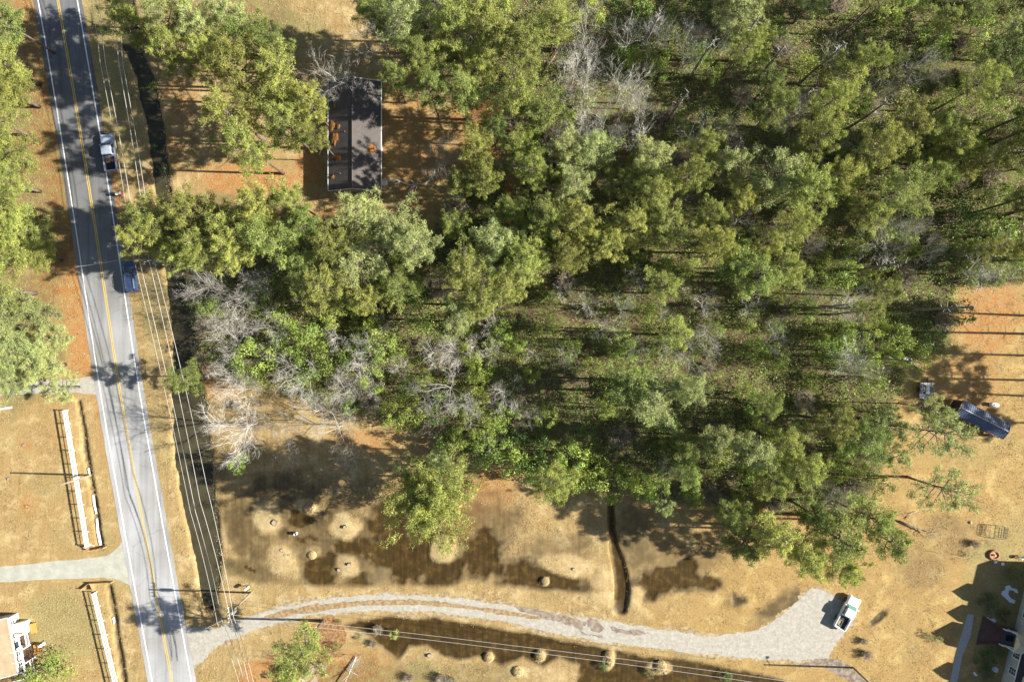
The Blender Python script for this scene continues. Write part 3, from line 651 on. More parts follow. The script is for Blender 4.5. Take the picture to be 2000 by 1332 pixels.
def snag_mesh(seed, Ht):
    rs = np.random.RandomState(seed); tr = MB(); br = MB(); ph = rs.uniform(0, 6)
    tp = [Vector((.25*math.sin(2*t+ph)*t, .25*math.cos(2*t+ph)*t, Ht*t)) for t in np.linspace(0, 1, 8)]
    tr.tube(tp, [.27-.022*i for i in range(8)], 8)
    for i in range(16):
        t = rs.uniform(.5, 1.); b = tp[int(t*7)] if t < 1 else tp[7]; b = Vector((b.x, b.y, Ht*t)); a = rs.uniform(0, 6.28); L = rs.uniform(.3, 1.1)
        e = b+Vector((math.cos(a)*L, math.sin(a)*L, rs.uniform(-.1, .6)*L)); br.tube([b, b.lerp(e, .5)+Vector((0, 0, .06)), e], [.05, .035, .015], 4, cap=False)
    return tr.mesh('snag_trunk', M['snag'], True), br.mesh('snag_stubs', M['barkg'], True)

PN = {}
PN['full'] = [pine_meshes(10+i, 19+i*.8, 4.6, .50, 26, M['pine']) for i in range(4)]
PN['dark'] = [pine_meshes(30+i, 18+i, 4.0, .50, 24, M['pine_dark']) for i in range(2)]
PN['pale'] = [pine_meshes(40+i, 20, 4.4, .52, 24, M['pine_pale'], drop=.2) for i in range(2)]
PN['tall'] = [pine_meshes(50+i, 21+i, 3.6, .60, 20, M['pine'], dead=12, drop=.2) for i in range(3)]
PN['sparse'] = [pine_meshes(60+i, 17, 4.6, .42, 20, M['pine_pale'], per=24, dead=6, drop=.12, clr=(.3, .55), sub=(.5, .65, .8, .9, 1.)) for i in range(2)]
PN['wide'] = [pine_meshes(70, 14, 7.4, .30, 58, M['pine'], per=30, dead=5, drop=.02, clr=(.42, .72), sub=(.2, .33, .46, .58, .7, .8, .9, 1.))]
BN = {'white': [bare_meshes(100+i, 11+i, 1.25, M['barkw'], .28, 1.) for i in range(3)], 'grey': [bare_meshes(110+i, 12, 1.1, M['barkg'], .35, .9) for i in range(2)]}
SH = {'leaf': [shrub_meshes(200+i, 2.3, 3.2+.8*i, M['leaf'], 24, 52) for i in range(4)], 'leaf_dark': [shrub_meshes(210+i, 2.2, 3.4, M['leaf_dark'], 20, 40) for i in range(2)],
      'leaf_olive': [shrub_meshes(220+i, 2.2, 2.6, M['leaf_olive'], 22, 38, .18, .1) for i in range(2)]}
BR = [brush_mesh(300+i, 1.6, 2.6, M['brush']) for i in range(3)]
SN = [snag_mesh(400+i, 16) for i in range(2)]

LANDMARKS = [((-200, 150, 120, 790), 'left of the road'), ((150, 640, -50, 140), 'at the roadside yard end'), ((380, 640, 80, 345), 'left of the shingle roof'),
             ((230, 620, 345, 560), 'right of the dark car'), ((560, 862, 370, 640), 'below the shingle roof'), ((330, 860, 540, 800), 'in the scrub by the ditch'),
             ((380, 950, 740, 1010), 'by the flooded lawn'), ((1700, 2100, 690, 1000), 'near the blue metal shed'), ((1400, 1800, 980, 1150), 'above the white pickup'),
             ((400, 1700, 1180, 1400), 'below the gravel drive'), ((640, 1000, -60, 340), 'right of the shingle roof'), ((1500, 2200, -60, 560), 'in the upper right wood'), ((850, 1500, -60, 300), 'in the upper wood'),
             ((-100, 400, 1000, 1400), 'by the low left house')]
used_labels = set()
def where(u, v):
    for (a, b, c, d), s in LANDMARKS:
        if a <= u <= b and c <= v <= d: return s
    return 'in the middle wood'
def pos_label(look, u, v, part):
    """a crown is singled out by look, landmark and its place in the photo"""
    a, b = u/20., v/13.32
    for fmt in ('%.0f', '%.1f'):
        pos = ('%s %s%%%% across, %s%%%% down' % (part, fmt, fmt)) % (a, b)
        if a < 0 or a > 100 or b < 0 or b > 100: pos = ('beyond the frame, %s%%%% across, %s%%%% down' % (fmt, fmt)) % (a, b)
        s = '%s %s, %s' % (look, where(u, v), pos)
        if s not in used_labels: break
    used_labels.add(s); return s
prng = random.Random(3)
def project(x, y, h): k = S*H/(H-h); return 1000+x*k, 666-y*k
def plant_tree(kind, meshes, name, parts, look, cat, group, base, sc, h_lab, sxy=None):
    u, v = project(base.x, base.y, h_lab)
    s = (sc*(sxy or 1), sc*(sxy or 1), sc)
    o = empty(name, (base.x, base.y, ground_height(base.x, base.y)-.05), prng.uniform(0, 6.28), pos_label(look, u, v, 'at'), cat, group, s)
    for p, me in zip(parts, meshes):
        if me and len(me.polygons): link(p, me, o)
    return o
LOOK = {'full': 'full yellow-green pine', 'dark': 'dark green pine', 'pale': 'pale dusty-green pine', 'tall': 'tall narrow pine', 'sparse': 'sparse open-branched pine', 'wide': 'broad round pine'}
HT = {'full': 20.2, 'dark': 18.5, 'pale': 20, 'tall': 22, 'sparse': 17, 'wide': 14}; RAD = {'full': 4.6, 'dark': 4.0, 'pale': 4.4, 'tall': 3.6, 'sparse': 4.6, 'wide': 7.4}
placed = []
def pine(u, v, rpx, kind='full', ht=None):
    rng = prng; ht = ht or (HT[kind]*rng.uniform(.90, 1.02) if 200 < u < 640 and v < 520 else HT[kind]*rng.uniform(.66, .92)); hc = ht*.80; b = W(u, v, hc); sc = ht/HT[kind]
    rr = rpx/S*(1-hc/H)*1.0; k = rng.randrange(len(PN[kind]))
    placed.append((b.x, b.y, rr))
    return plant_tree(kind, PN[kind][k], 'pine_tree', ('trunk', 'crown'), LOOK[kind], 'tree', 'pine trees', b, sc, hc, rr/RAD[kind]/sc)

PINES = [(-5, 120, 62, 'full', 12), (8, 175, 66, 'full', 10), (-35, 225, 62, 'full', 13), (-10, 290, 66, 'full', 11), (2, 350, 56, 'full', 11), (-30, 400, 60, 'full', 14), (25, 440, 60, 'full', 11), (-15, 485, 60, 'full', 13), (68, 500, 46, 'full', 8),
         (5, 600, 60, 'pale', 12), (58, 612, 52, 'pale', 9), (15, 680, 62, 'pale', 11), (92, 660, 44, 'sparse', 8), (70, 715, 52, 'pale', 9), (5, 750, 42, 'pale', 12), (112, 760, 38, 'sparse', 7), (-10, 30, 45, 'dark'), (-60, 150, 60), (-60, 300, 60), (-60, 430, 60), (-60, 560, 60), (-50, 690, 60),
         (222, 10, 36, 'pale', 12), (262, 45, 50, 'full', 14), (318, 30, 48, 'pale'), (335, 92, 50), (385, 45, 50, 'pale'), (440, 25, 45, 'pale'), (480, 75, 48, 'dark'), (530, 78, 34, 'dark'), (400, 110, 40), (300, -30, 50, 'dark'),
         (455, 130, 62), (540, 150, 68), (440, 215, 62), (545, 235, 66), (480, 285, 52), (598, 195, 42), (612, 262, 26),
         (300, 425, 52), (365, 410, 50), (430, 430, 58), (500, 405, 55), (560, 385, 40), (450, 490, 50), (335, 495, 42), (525, 465, 55, 'dark'), (590, 440, 40, 'dark'), (395, 480, 45), (280, 470, 38),
         (700, 415, 58, 'pale'), (765, 440, 66, 'pale'), (640, 480, 55), (705, 515, 66, 'pale'), (640, 565, 58), (805, 480, 52, 'pale'), (710, 590, 44), (590, 520, 40, 'dark'), (780, 560, 42, 'dark'),
         (885, 45, 66), (965, 60, 58), (790, 30, 56, 'pale'), (825, 105, 50), (935, 125, 56), (1025, 80, 56), (1085, 35, 50), (725, 20, 42, 'dark'), (905, 185, 44, 'dark'), (1010, 190, 54), (1065, 215, 48, 'dark'), (965, 250, 30, 'dark'), (840, 175, 40, 'dark'), (770, 150, 30, 'dark'),
         (925, 285, 42), (945, 345, 40), (1010, 280, 40), (1042, 330, 44), (900, 350, 34, 'dark'), (880, 430, 30, 'dark'),
         (1105, 285, 44, 'pale'), (1165, 290, 54, 'pale'), (1225, 360, 54), (1275, 300, 44, 'pale'), (1285, 370, 50), (1305, 440, 56), (1240, 440, 48), (1120, 360, 46, 'pale'), (1065, 420, 44), (1140, 430, 50), (970, 470, 56, 'pale'), (1035, 500, 50), (905, 530, 56),
         (935, 590, 56), (895, 625, 44, 'pale'), (985, 560, 46), (1110, 490, 44), (1185, 470, 44), (1350, 340, 38), (1000, 410, 36, 'dark'),
         (1520, 345, 66, 'pale'), (1580, 370, 56), (1440, 320, 48, 'pale'), (1385, 285, 38), (1660, 150, 54), (1705, 112, 38), (1625, 195, 40), (1785, 245, 54), (1730, 285, 48), (1842, 232, 34, 'dark'), (1922, 162, 42), (1905, 312, 44), (1865, 285, 40), (1765, 370, 54, 'dark'),
         (1700, 420, 46), (1655, 335, 44), (1480, 540, 54, 'dark'), (1545, 530, 46), (1440, 520, 44, 'dark'), (1505, 475, 38), (1400, 470, 38), (1600, 270, 44), (1520, 210, 38, 'dark'), (1560, 440, 40), (1830, 340, 34, 'dark'),
         (1285, 775, 70, 'pale'), (1235, 750, 50, 'dark'), (1350, 760, 40, 'pale'), (1540, 865, 48), (1480, 885, 52, 'pale'), (1580, 915, 46), (1520, 945, 42), (1640, 830, 48), (1700, 860, 46, 'dark'), (1740, 830, 40, 'sparse'), (1750, 895, 34, 'sparse'), (1410, 860, 44, 'pale'), (1345, 870, 36, 'dark'),
         (1455, 1060, 50, 'dark'), (1525, 1050, 54, 'tall'), (1580, 1085, 56), (1650, 1055, 56, 'tall'), (1705, 1015, 50, 'dark'), (1745, 1060, 44, 'tall'), (1660, 1120, 44), (1600, 1010, 44, 'dark'), (1430, 1010, 34, 'dark'), (1300, 990, 26, 'sparse'), (1345, 930, 30, 'dark'),
         (580, 1285, 54, 'dark', 17), (355, 742, 36, 'dark', 10)]
for p in PINES: pine(*p)
pine(1862, 962, 58, 'sparse', 15); pine(1850, 850, 62, 'sparse', 15); pine(1830, 800, 30, 'sparse', 13)
pine(835, 975, 99, 'wide', 20); pine(858, 905, 34, 'pale', 15); pine(790, 915, 30, 'sparse', 12)
# pines whose crowns stand beyond the right-hand frame but whose trunks and shadows are seen
for bu, bv, k in [(1882, 277, 'tall'), (1930, 285, 'tall'), (1890, 335, 'full'), (1985, 120, 'full'), (1990, 300, 'full'), (2050, 430, 'tall'), (2110, 620, 'tall'), (2090, 655, 'tall'), (2150, 700, 'tall'), (2120, 745, 'full'),
                  (2170, 780, 'tall'), (1960, 420, 'tall'), (2010, 510, 'dark'), (2200, 830, 'tall'), (2130, 300, 'tall')]:
    b = W(bu, bv); ht = HT[k]*prng.uniform(.85, 1); placed.append((b.x, b.y, 3.5))
    plant_tree(k, PN[k][prng.randrange(len(PN[k]))], 'pine_tree', ('trunk', 'crown'), LOOK[k], 'tree', 'pine trees', b, ht/HT[k], ht*.8)
# infill pines in the wood
def in_forest(u, v): return bool(inpoly(np.array([u*1.]), np.array([v*1.]), FOREST)[0])
n_in = 0; tries = 0
while n_in < 16 and tries < 6000:
    tries += 1; u = prng.uniform(880, 2080); v = prng.uniform(-40, 980)
    if not in_forest(u, v): continue
    low = v > 600 or (1180 < u and v < 230)
    if low and prng.random() < .72: continue
    if u < 1380 and v < 280: continue
    b = W(u, v)
    if min(math.hypot(b.x-p[0], b.y-p[1])-.55*p[2] for p in placed) < 1.9: continue
    k = prng.choice(['dark', 'tall', 'tall', 'full']); ht = HT[k]*prng.uniform(.65, .9); placed.append((b.x, b.y, 2.6)); n_in += 1
    plant_tree(k, PN[k][prng.randrange(len(PN[k]))], 'pine_tree', ('trunk', 'crown'), LOOK[k], 'tree', 'pine trees', b, ht/HT[k], ht*.8, prng.uniform(.7, .95))

n_in = 0; tries = 0
while n_in < 14 and tries < 6000:
    tries += 1; u = prng.uniform(1380, 2040); v = prng.uniform(-30, 240); b = W(u, v)
    if min(math.hypot(b.x-p[0], b.y-p[1])-.5*p[2] for p in placed) < 1.7: continue
    k = prng.choice(['dark', 'pale', 'sparse', 'dark']); ht = HT[k]*prng.uniform(.45, .7); placed.append((b.x, b.y, 2.4)); n_in += 1
    plant_tree(k, PN[k][prng.randrange(len(PN[k]))], 'pine_tree', ('trunk', 'crown'), LOOK[k], 'tree', 'pine trees', b, ht/HT[k], ht*.8, prng.uniform(.9, 1.3))
# bare trees: (u, v of the crown, radius px, kind)
BARE = [(430, 575, 62, 'white'), (385, 555, 40, 'white'), (500, 560, 34, 'white'), (435, 620, 40, 'white'), (510, 650, 40, 'white'), (440, 665, 38, 'white'), (425, 740, 42, 'white'), (455, 765, 36, 'white'), (575, 740, 52, 'white'), (445, 845, 58, 'white'), (480, 820, 30, 'white'),
        (545, 830, 32, 'white'), (600, 810, 36, 'white'), (640, 845, 48, 'white'), (550, 895, 30, 'white'), (675, 905, 30, 'grey'), (660, 760, 32, 'white'), (650, 660, 30, 'grey'), (670, 755, 30, 'white'), (730, 760, 26, 'white'), (745, 640, 26, 'grey'), (800, 602, 22, 'grey'),
        (870, 765, 62, 'white'), (905, 800, 34, 'white'), (840, 690, 36, 'grey'), (890, 690, 34, 'white'), (995, 775, 34, 'white'), (1035, 820, 24, 'white'), (950, 870, 26, 'white'), (865, 300, 40, 'white'), (850, 330, 26, 'white'), (645, 130, 56, 'grey'), (735, 55, 58, 'grey'), (655, 175, 24, 'grey'),
        (1130, 110, 46, 'grey'), (1150, 140, 50, 'grey'), (1230, 140, 52, 'grey'), (1235, 185, 44, 'grey'), (1120, 225, 46, 'white'), (1190, 215, 40, 'grey'), (1260, 255, 42, 'grey'), (1240, 50, 44, 'grey'), (1290, 60, 34, 'grey'), (1370, 250, 40, 'grey'), (1350, 60, 34, 'grey'),
        (1325, 385, 30, 'white'), (1360, 370, 26, 'grey'), (1190, 640, 40, 'grey'), (1315, 690, 34, 'white'), (1370, 685, 36, 'white'), (1390, 590, 30, 'grey'), (1100, 570, 22, 'grey'), (1250, 540, 28, 'grey'), (1150, 590, 30, 'grey'), (1760, 465, 52, 'white'), (1800, 440, 34, 'grey'), (1835, 490, 30, 'grey'),
        (1690, 590, 42, 'grey'), (1665, 605, 30, 'white'), (1690, 700, 52, 'grey'), (1660, 695, 30, 'grey'), (1960, 520, 52, 'grey'), (1930, 540, 30, 'grey'), (1560, 210, 46, 'grey'), (1590, 190, 30, 'grey'), (1745, 160, 36, 'grey'), (1840, 130, 30, 'grey'), (1660, 990, 34, 'grey'), (1640, 970, 26, 'white'),
        (1440, 240, 34, 'grey'), (1460, 420, 26, 'grey'), (1250, 680, 26, 'grey'), (1110, 700, 26, 'grey'), (780, 720, 22, 'grey'), (960, 690, 26, 'grey'), (1330, 560, 26, 'grey'), (1600, 480, 26, 'grey'), (1310, 915, 20, 'grey'), (690, 1310, 16, 'white'), (610, 1325, 20, 'white'), (1480, 600, 30, 'grey'), (1150, 30, 40, 'grey'), (1420, 60, 34, 'grey')]
brng = random.Random(11)
for i in range(38):
    a = [(1080, 1420, 0, 300), (1080, 1760, 540, 760), (620, 1050, 620, 800), (1500, 1980, 60, 540)][[0, 1, 0, 2, 3][i % 5]]
    BARE.append((brng.uniform(a[0], a[1]), brng.uniform(a[2], a[3]), brng.uniform(20, 38), 'grey'))
for u, v, rp, k in BARE:
    rr = rp/S*1.05; ht = min(15, max(7, rr*2.9))+(4 if k == 'grey' and u > 1000 else 0); hc = ht*.8; b = W(u, v, hc); me = BN[k][prng.randrange(len(BN[k]))]
    plant_tree(k, me, 'bare_tree', ('trunk', 'branches'), {'white': 'leafless white-barked tree', 'grey': 'leafless grey tree'}[k], 'tree', 'leafless trees', b, ht/12., hc, rr*(1-hc/H)/6.1/(ht/12.))
# dead snags
for bu, bv, ht in [(1775, 607, 16), (1570, 606, 15), (1660, 532, 16), (1500, 250, 17), (1560, 165, 16), (1420, 120, 15), (1345, 155, 15), (1250, 105, 15), (1400, 318, 13), (1300, 240, 14), (1470, 160, 14), (1205, 100, 13), (1640, 260, 15), (1230, 300, 13), (1700, 700, 12), (1180, 665, 9)]:
    b = W(bu, bv); plant_tree('snag', SN[prng.randrange(2)], 'dead_pine', ('trunk', 'branch_stubs'), 'dead bare pine pole', 'tree', 'dead standing pines', b, ht/16., ht*.5)
# evergreen understory and shrubs
SPL = []
def shrub(u, v, rp, kind, h=None, look=None, name='evergreen_shrub', cat='shrub', group='evergreen shrubs of the understory'):
    rr = rp/S; h = h or rr*1.5; hc = h*.7; b = W(u, v, hc); me = SH[kind][prng.randrange(len(SH[kind]))]; SPL.append((b.x, b.y, rr))
    lk = look or {'leaf': 'bright green leafy shrub', 'leaf_dark': 'dark green leafy shrub', 'leaf_olive': 'dull olive shrub'}[kind]
    plant_tree(kind, me, name, ('stems', 'foliage'), lk, cat, group, b, h/3.6, hc, rr/2.3/(h/3.6))
for a in [(800, 800, 38), (765, 812, 32), (845, 822, 26), (905, 850, 26), (948, 885, 36), (1000, 900, 40), (1045, 915, 38), (1085, 925, 36), (1125, 938, 34), (1160, 920, 34), (1190, 945, 40), (1225, 930, 30), (1280, 945, 30), (970, 850, 30), (1120, 890, 34), (1060, 870, 34), (640, 700, 40), (600, 720, 36), (500, 700, 44), (480, 735, 30),
          (600, 650, 34), (560, 670, 36), (1885, 610, 34), (1700, 735, 40), (1750, 660, 36), (1800, 700, 36), (1460, 1010, 30), (470, 905, 22), (1250, 940, 26), (760, 570, 34), (820, 620, 38), (750, 680, 40), (700, 640, 34), (1960, 460, 50), (1900, 430, 46), (1880, 500, 40), (1960, 380, 40)]:
    shrub(*a, 'leaf' if prng.random() < .75 else 'leaf_dark', h=prng.uniform(4.5, 7.5))
n_s = 0; tries = 0
while n_s < 262 and tries < 20000:
    tries += 1; u = prng.uniform(380, 2060); v = prng.uniform(-30, 985)
    if not in_forest(u, v): continue
    dens = .5 if v < 430 else 1.
    if u > 1750 and v < 500: dens = .9
    if u < 860 and v < 560: dens = .3
    if prng.random() > dens: continue
    b = W(u, v); rr = prng.uniform(1.5, 2.9)
    if SPL and min(math.hypot(b.x-p[0], b.y-p[1])-.33*(p[2]+rr) for p in SPL) < .4: continue
    k = prng.choices(['leaf', 'leaf_dark', 'leaf_olive'], [.78, .09, .13])[0]
    h = prng.uniform(2.8, 6.2); uu, vv = project(b.x, b.y, h*.7); shrub(uu, vv, rr*S, k, h); n_s += 1
n_s = 0; tries = 0
while n_s < 95 and tries < 9000:
    tries += 1; u = prng.uniform(380, 2060); v = prng.uniform(-30, 985)
    if not in_forest(u, v): continue
    b = W(u, v)
    if min(math.hypot(b.x-p[0], b.y-p[1]) for p in SPL) < 1.2: continue
    SPL.append((b.x, b.y, 1.3)); me = BR[prng.randrange(3)]; n_s += 1
    plant_tree('brush', me, 'bare_shrub', ('stems', 'twigs'), 'tangled leafless brown shrub', 'shrub', 'leafless shrubs of the understory', b, prng.uniform(.7, 1.2), 2.)
# other single shrubs in the open
for a in [(95, 1308, 48, 'leaf', 3.2, 'large bright green shrub'), (60, 1328, 30, 'leaf', 3., 'bright green shrub'), (768, 1240, 11, 'leaf', 1.4, 'small yellow-green bush'), (656, 1262, 9, 'leaf', 1.1, 'small vivid green bush'), (662, 1216, 7, 'leaf_dark', .9, 'small dark spiky bush'),
          (1835, 1252, 13, 'leaf_olive', 1.6, 'small round garden bush'), (1815, 1242, 11, 'leaf_olive', 1.4, 'small loose garden bush'), (1935, 1180, 26, 'leaf_dark', 1.2, 'clipped dark bush by the steps'), (1962, 1200, 18, 'leaf_dark', 1., 'low dark bush by the steps'), (1925, 1290, 24, 'leaf_dark', 1.2, 'clipped dark bush by the steps'),
          (1948, 1278, 22, 'leaf_dark', 1., 'low dark bush by the steps'), (1930, 1315, 20, 'leaf_dark', .9, 'low dark bush by the wall'), (1985, 1120, 20, 'leaf_dark', 2.2, 'large bush at the house corner'), (295, 165, 20, 'leaf_dark', 1.6, 'dark bush on the ditch bank'), (322, 330, 20, 'leaf_olive', 1.2, 'olive bush on the ditch bank'),
          (297, 285, 14, 'leaf_dark', 1.2, 'dark bush on the ditch bank'), (1180, 1300, 14, 'leaf_dark', 1., 'dark bush at the pond edge'), (1275, 1312, 18, 'leaf_olive', 1.4, 'olive bush at the pond edge'), (1420, 1325, 16, 'leaf_dark', 1.2, 'dark bush at the pond edge'),
          (700, 1245, 10, 'leaf_olive', 1., 'pale dry bush'), (1885, 1083, 9, 'leaf_olive', .7, 'low green plants beside the planter'), (620, 1300, 20, 'leaf_olive', 2., 'loose olive bush'), (560, 1325, 22, 'leaf', 2.4, 'green bush')]:
    shrub(a[0], a[1], a[2], a[3], a[4], a[5], group='garden and bankside bushes')
for u, v, s in [(740, 1227, .5), (800, 1320, .5), (865, 1322, .6), (885, 1328, .5), (1900, 1060, .45), (400, 640, .7), (395, 700, .6), (470, 790, .6), (620, 1236, .4), (1690, 1275, .5), (1685, 1250, .4), (730, 1255, .4)]:
    b = W(u, v); plant_tree('brush', BR[prng.randrange(3)], 'bare_shrub', ('stems', 'twigs'), 'low leafless scrubby bush', 'shrub', 'small leafless bushes in the open', b, s, 1.)

# ground cover of the wood: low seedlings, ferns and litter
rs = np.random.RandomState(77)
def scatter(n, poly_test, zmax, ln, wd, m, name, clump=14, cr=.5):
    X = rs.uniform(-84, 86, n); Y = rs.uniform(-56, 56, n); U = 1000+S*X; Vv = 666-S*Y; k = poly_test(X, Y, U, Vv); X, Y = X[k], Y[k]
    C = np.repeat(np.stack([X, Y, np.full(len(X), .05)], 1), clump, 0); hh = np.repeat(rs.uniform(.15, zmax, len(X)), clump)
    C = C+np.stack([rs.normal(0, cr, len(C)), rs.normal(0, cr, len(C)), rs.rand(len(C))*hh], 1)
    N = rs.normal(0, 1, C.shape); N[:, 2] = abs(N[:, 2])+.4
    Vx, Fx = cards(rs, C, N, ln, wd, .3)
    tag(link(name, np_mesh(name, Vx, Fx, [m])), kind='stuff')
ft = lambda X, Y, U, V: (inpoly(U, V, FOREST)) & (fbm(X*.3, Y*.3) > -.15) & (band(U, V, DITCH) > 5)
scatter(30000, ft, 2.0, .20, .13, M['leaf'], 'undergrowth', 15, .38)
scatter(26000, lambda X, Y, U, V: (inpoly(U, V, FOREST)) & (fbm(X*.35+9, Y*.35+5) > -.05) & (band(U, V, DITCH) > 5), 2.0, .20, .13, M['leaf_olive'], 'dull_undergrowth', 13, .4)
ft2 = lambda X, Y, U, V: (inpoly(U, V, FOREST)) & (fbm(X*.3+30, Y*.3) > -.1) & (band(U, V, DITCH) > 5)
scatter(11000, ft2, .7, .30, .10, M['brush'], 'dead_brush', 10, .5)
def verge(X, Y, U, V):
    d = np.abs(band(U, V, [(p[0], p[1], p[2]) for p in DITCH])); return ((band(U, V, DITCH) > 7) & (d < 17) & (V > 60) & (rs.rand(len(X)) < .8))
scatter(26000, verge, .35, .22, .06, M['drygrass'], 'ditch_bank_grass', 7, .22)

DRV = TOP+BOT
def lawn(X, Y, U, V):
    dl = np.interp(V, [p[1] for p in YEL], [p[0] for p in YEL])-U
    ok = (np.abs(dl) > 50) & ~inpoly(U, V, DRV) & (band(U, V, DITCH) > 3) & ~inpoly(U, V, FOREST) & ~((U < 262) & (V > 1080) & (V < 1146)) & ~((U < 200) & (V > 734) & (V < 778))
    ii = np.clip(np.searchsorted(xs, X), 0, nx-1); jj = np.clip(np.searchsorted(ys, Y), 0, ny-1); ok &= w_[ii, jj] < .45
    return ok & (fbm(X*.5, Y*.5) > -.35) & ~((U > 1850) & (V > 1100))
scatter(60000, lawn, .10, .16, .05, M['drygrass'], 'pale_lawn_grass', 5, .22)
scatter(40000, lambda X, Y, U, V: lawn(X, Y, U, V) & (fbm(X*.4+50, Y*.4) > .0), .10, .15, .06, mat('brown_grass', (.20, .14, .06), .95, col2=(.11, .085, .03), scale=3.), 'brown_lawn_grass', 5, .3)
# ------------------------------------------------------------ vehicles
def rr_ring(x0, x1, hw, z, rad, n=6, hw2=None):
    """rounded rectangle ring in plan, x = length; hw2: half width at the front"""
    hw2 = hw2 or hw; pts = []; cx = [(x1-rad, hw2-rad, 0), (x0+rad, hw-rad, 90), (x0+rad, -(hw-rad), 180), (x1-rad, -(hw2-rad), 270)]
    for a, b, st in cx:
        for k in range(n+1):
            t = R(st+90*k/n); pts.append((a+rad*math.cos(t), b+rad*math.sin(t), z))
    return pts
def wheels(root, xs_, hw, r=.36):
    for x in xs_:
        for s in (-1, 1):
            o = MB().tube([(x, s*(hw-.24), r), (x, s*hw, r)], r, 16).build('wheel', M['tyre'], root)
            MB().tube([(x, s*(hw-.02), r), (x, s*(hw+.015), r)], r*.58, 10).build('rim', M['chrome'], o)
def lights(root, xf, xr, hw, z):
    for s in (-1, 1):
        MB().box((xf, s*(hw-.25), z), (.14, .34, .16)).build('headlight', M['lamp'], root, bevel=.03)
        MB().box((xr, s*(hw-.14), z+.08), (.1, .2, .28)).build('tail_light', M['redlens'], root, bevel=.03)
def mirrors(root, x, hw, z, m):
    for s in (-1, 1): MB().box((x, s*(hw+.13), z), (.14, .26, .18)).build('wing_mirror', m, root, bevel=.04)
def pickup(u, v, heading, paint_m, label, glass, junk=None, L=5.7, bedliner=None):
    p = W(u, v, .8); root = empty('pickup_truck', (p.x, p.y, .03), heading, label, 'pickup truck', None)
    hw = 1.0; f = L/2; cabf, cabr = f-1.35, -.35
    b = MB().rings([rr_ring(-.62, f, hw-.04, .38, .22), rr_ring(-.62, f+.03, hw, .6, .25), rr_ring(-.62, f, hw, .92, .25), rr_ring(-.6, f-.06, hw-.06, 1.06, .22), rr_ring(-.58, f-.16, hw-.16, 1.11, .2)]); b.build('body', paint_m, root, smooth=False)
    MB().box((f-.02, 0, .52), (.16, 1.86, .22)).build('bumper', M['chrome'], root, bevel=.05)
    MB().box((f+.0, 0, .84), (.09, 1.2, .26)).build('grille', M['black'], root)
    c = MB().rings([rr_ring(-.62, cabf, hw-.06, 1.1, .18), rr_ring(-.5, cabf-.62, hw-.2, 1.68, .16), rr_ring(-.4, cabf-.75, hw-.28, 1.76, .14)]); c.build('cab', paint_m, root, bevel=.02)
    MB().add([(cabf-.03, -hw+.22, 1.15), (cabf-.03, hw-.22, 1.15), (cabf-.57, hw-.32, 1.66), (cabf-.57, -hw+.32, 1.66)], [(0, 1, 2, 3)]).add([(cabf-.05, -hw+.2, 1.13), (cabf-.05, hw-.2, 1.13), (cabf-.6, hw-.3, 1.62), (cabf-.6, -hw+.3, 1.62)], [(3, 2, 1, 0)]).build('windshield', glass, root, (.03, 0, .03))
    MB().add([(-.63, -hw+.24, 1.2), (-.63, hw-.24, 1.2), (-.53, hw-.34, 1.62), (-.53, -hw+.34, 1.62)], [(0, 3, 2, 1)]).build('rear_window', glass, root, (-.025, 0, .01))
    for s in (-1, 1):
        for x0, x1 in ((-.42, .35), (.43, cabf-.42)):
            MB().add([(x0, s*(hw-.055), 1.16), (x1+.12, s*(hw-.055), 1.16), (x1-.1, s*(hw-.185), 1.6), (x0+.03, s*(hw-.185), 1.6)], [(0, 1, 2, 3)]).build('side_window', M['glass'], root, (0, s*.02, 0))
        MB().box((0, s*(hw+.01), .86), (.2, .02, .04)).build('door_handle', M['chrome'], root)
    bed = MB(); x0, x1 = -f, -.64; bl = x1-x0
    for s in (-1, 1): bed.box(((x0+x1)/2, s*(hw-.07), .78), (bl, .14, .62))
    bed.box((x1-.04, 0, .78), (.08, 1.7, .6)); bed.box(((x0+x1)/2, 0, .55), (bl, 1.8, .1)); bd = bed.build('cargo_bed', paint_m, root, bevel=.03)
    MB().box(((x0+x1)/2, 0, .615), (bl-.25, 1.68, .02)).build('bed_floor', bedliner or M['black'], bd)
    MB().box((x0-.03, 0, .8), (.09, 1.94, .56)).build('tailgate', paint_m, root, bevel=.03)
    MB().box((x0-.12, 0, .5), (.14, 1.8, .16)).build('rear_bumper', M['chrome'], root, bevel=.04)
    wheels(root, (f-1., -f+1.25), hw); lights(root, f-.03, -f-.06, hw, .84); mirrors(root, cabf-.3, hw-.05, 1.2, paint_m)
    return root
def car_paint(name, col, rough=.25, metal=.3):
    m = mat(name, col, rough, metal=metal, spec=.5); m.node_tree.nodes['Principled BSDF'].inputs['Coat Weight'].default_value = .6; m.node_tree.nodes['Principled BSDF'].inputs['Coat Roughness'].default_value = .08; return m
hd = math.atan2(331-265, 213-209)   # heading of the road, front towards the top of the photo
silver = car_paint('silver_blue_paint', (.42, .46, .56), .35); navy = car_paint('navy_paint', (.05, .08, .17), .3); whitep = car_paint('white_car_paint', (.78, .79, .78), .4, 0.)
tr1 = pickup(213, 298, R(97), silver, 'silver-blue pickup truck parked on the road edge with junk in its open bed', M['glass'])
greenglass = mat('green_glass', (.10, .22, .17), .1, spec=.7)
tr2 = pickup(1655, 1196, R(62), whitep, 'white pickup truck with green-tinted windshield parked on the gravel turnaround', greenglass, L=5.5)
def at_local(root, x, y, z): 
    c, s = math.cos(root.rotation_euler.z), math.sin(root.rotation_euler.z); return (root.location.x+x*c-y*s, root.location.y+x*s+y*c, root.location.z+z)
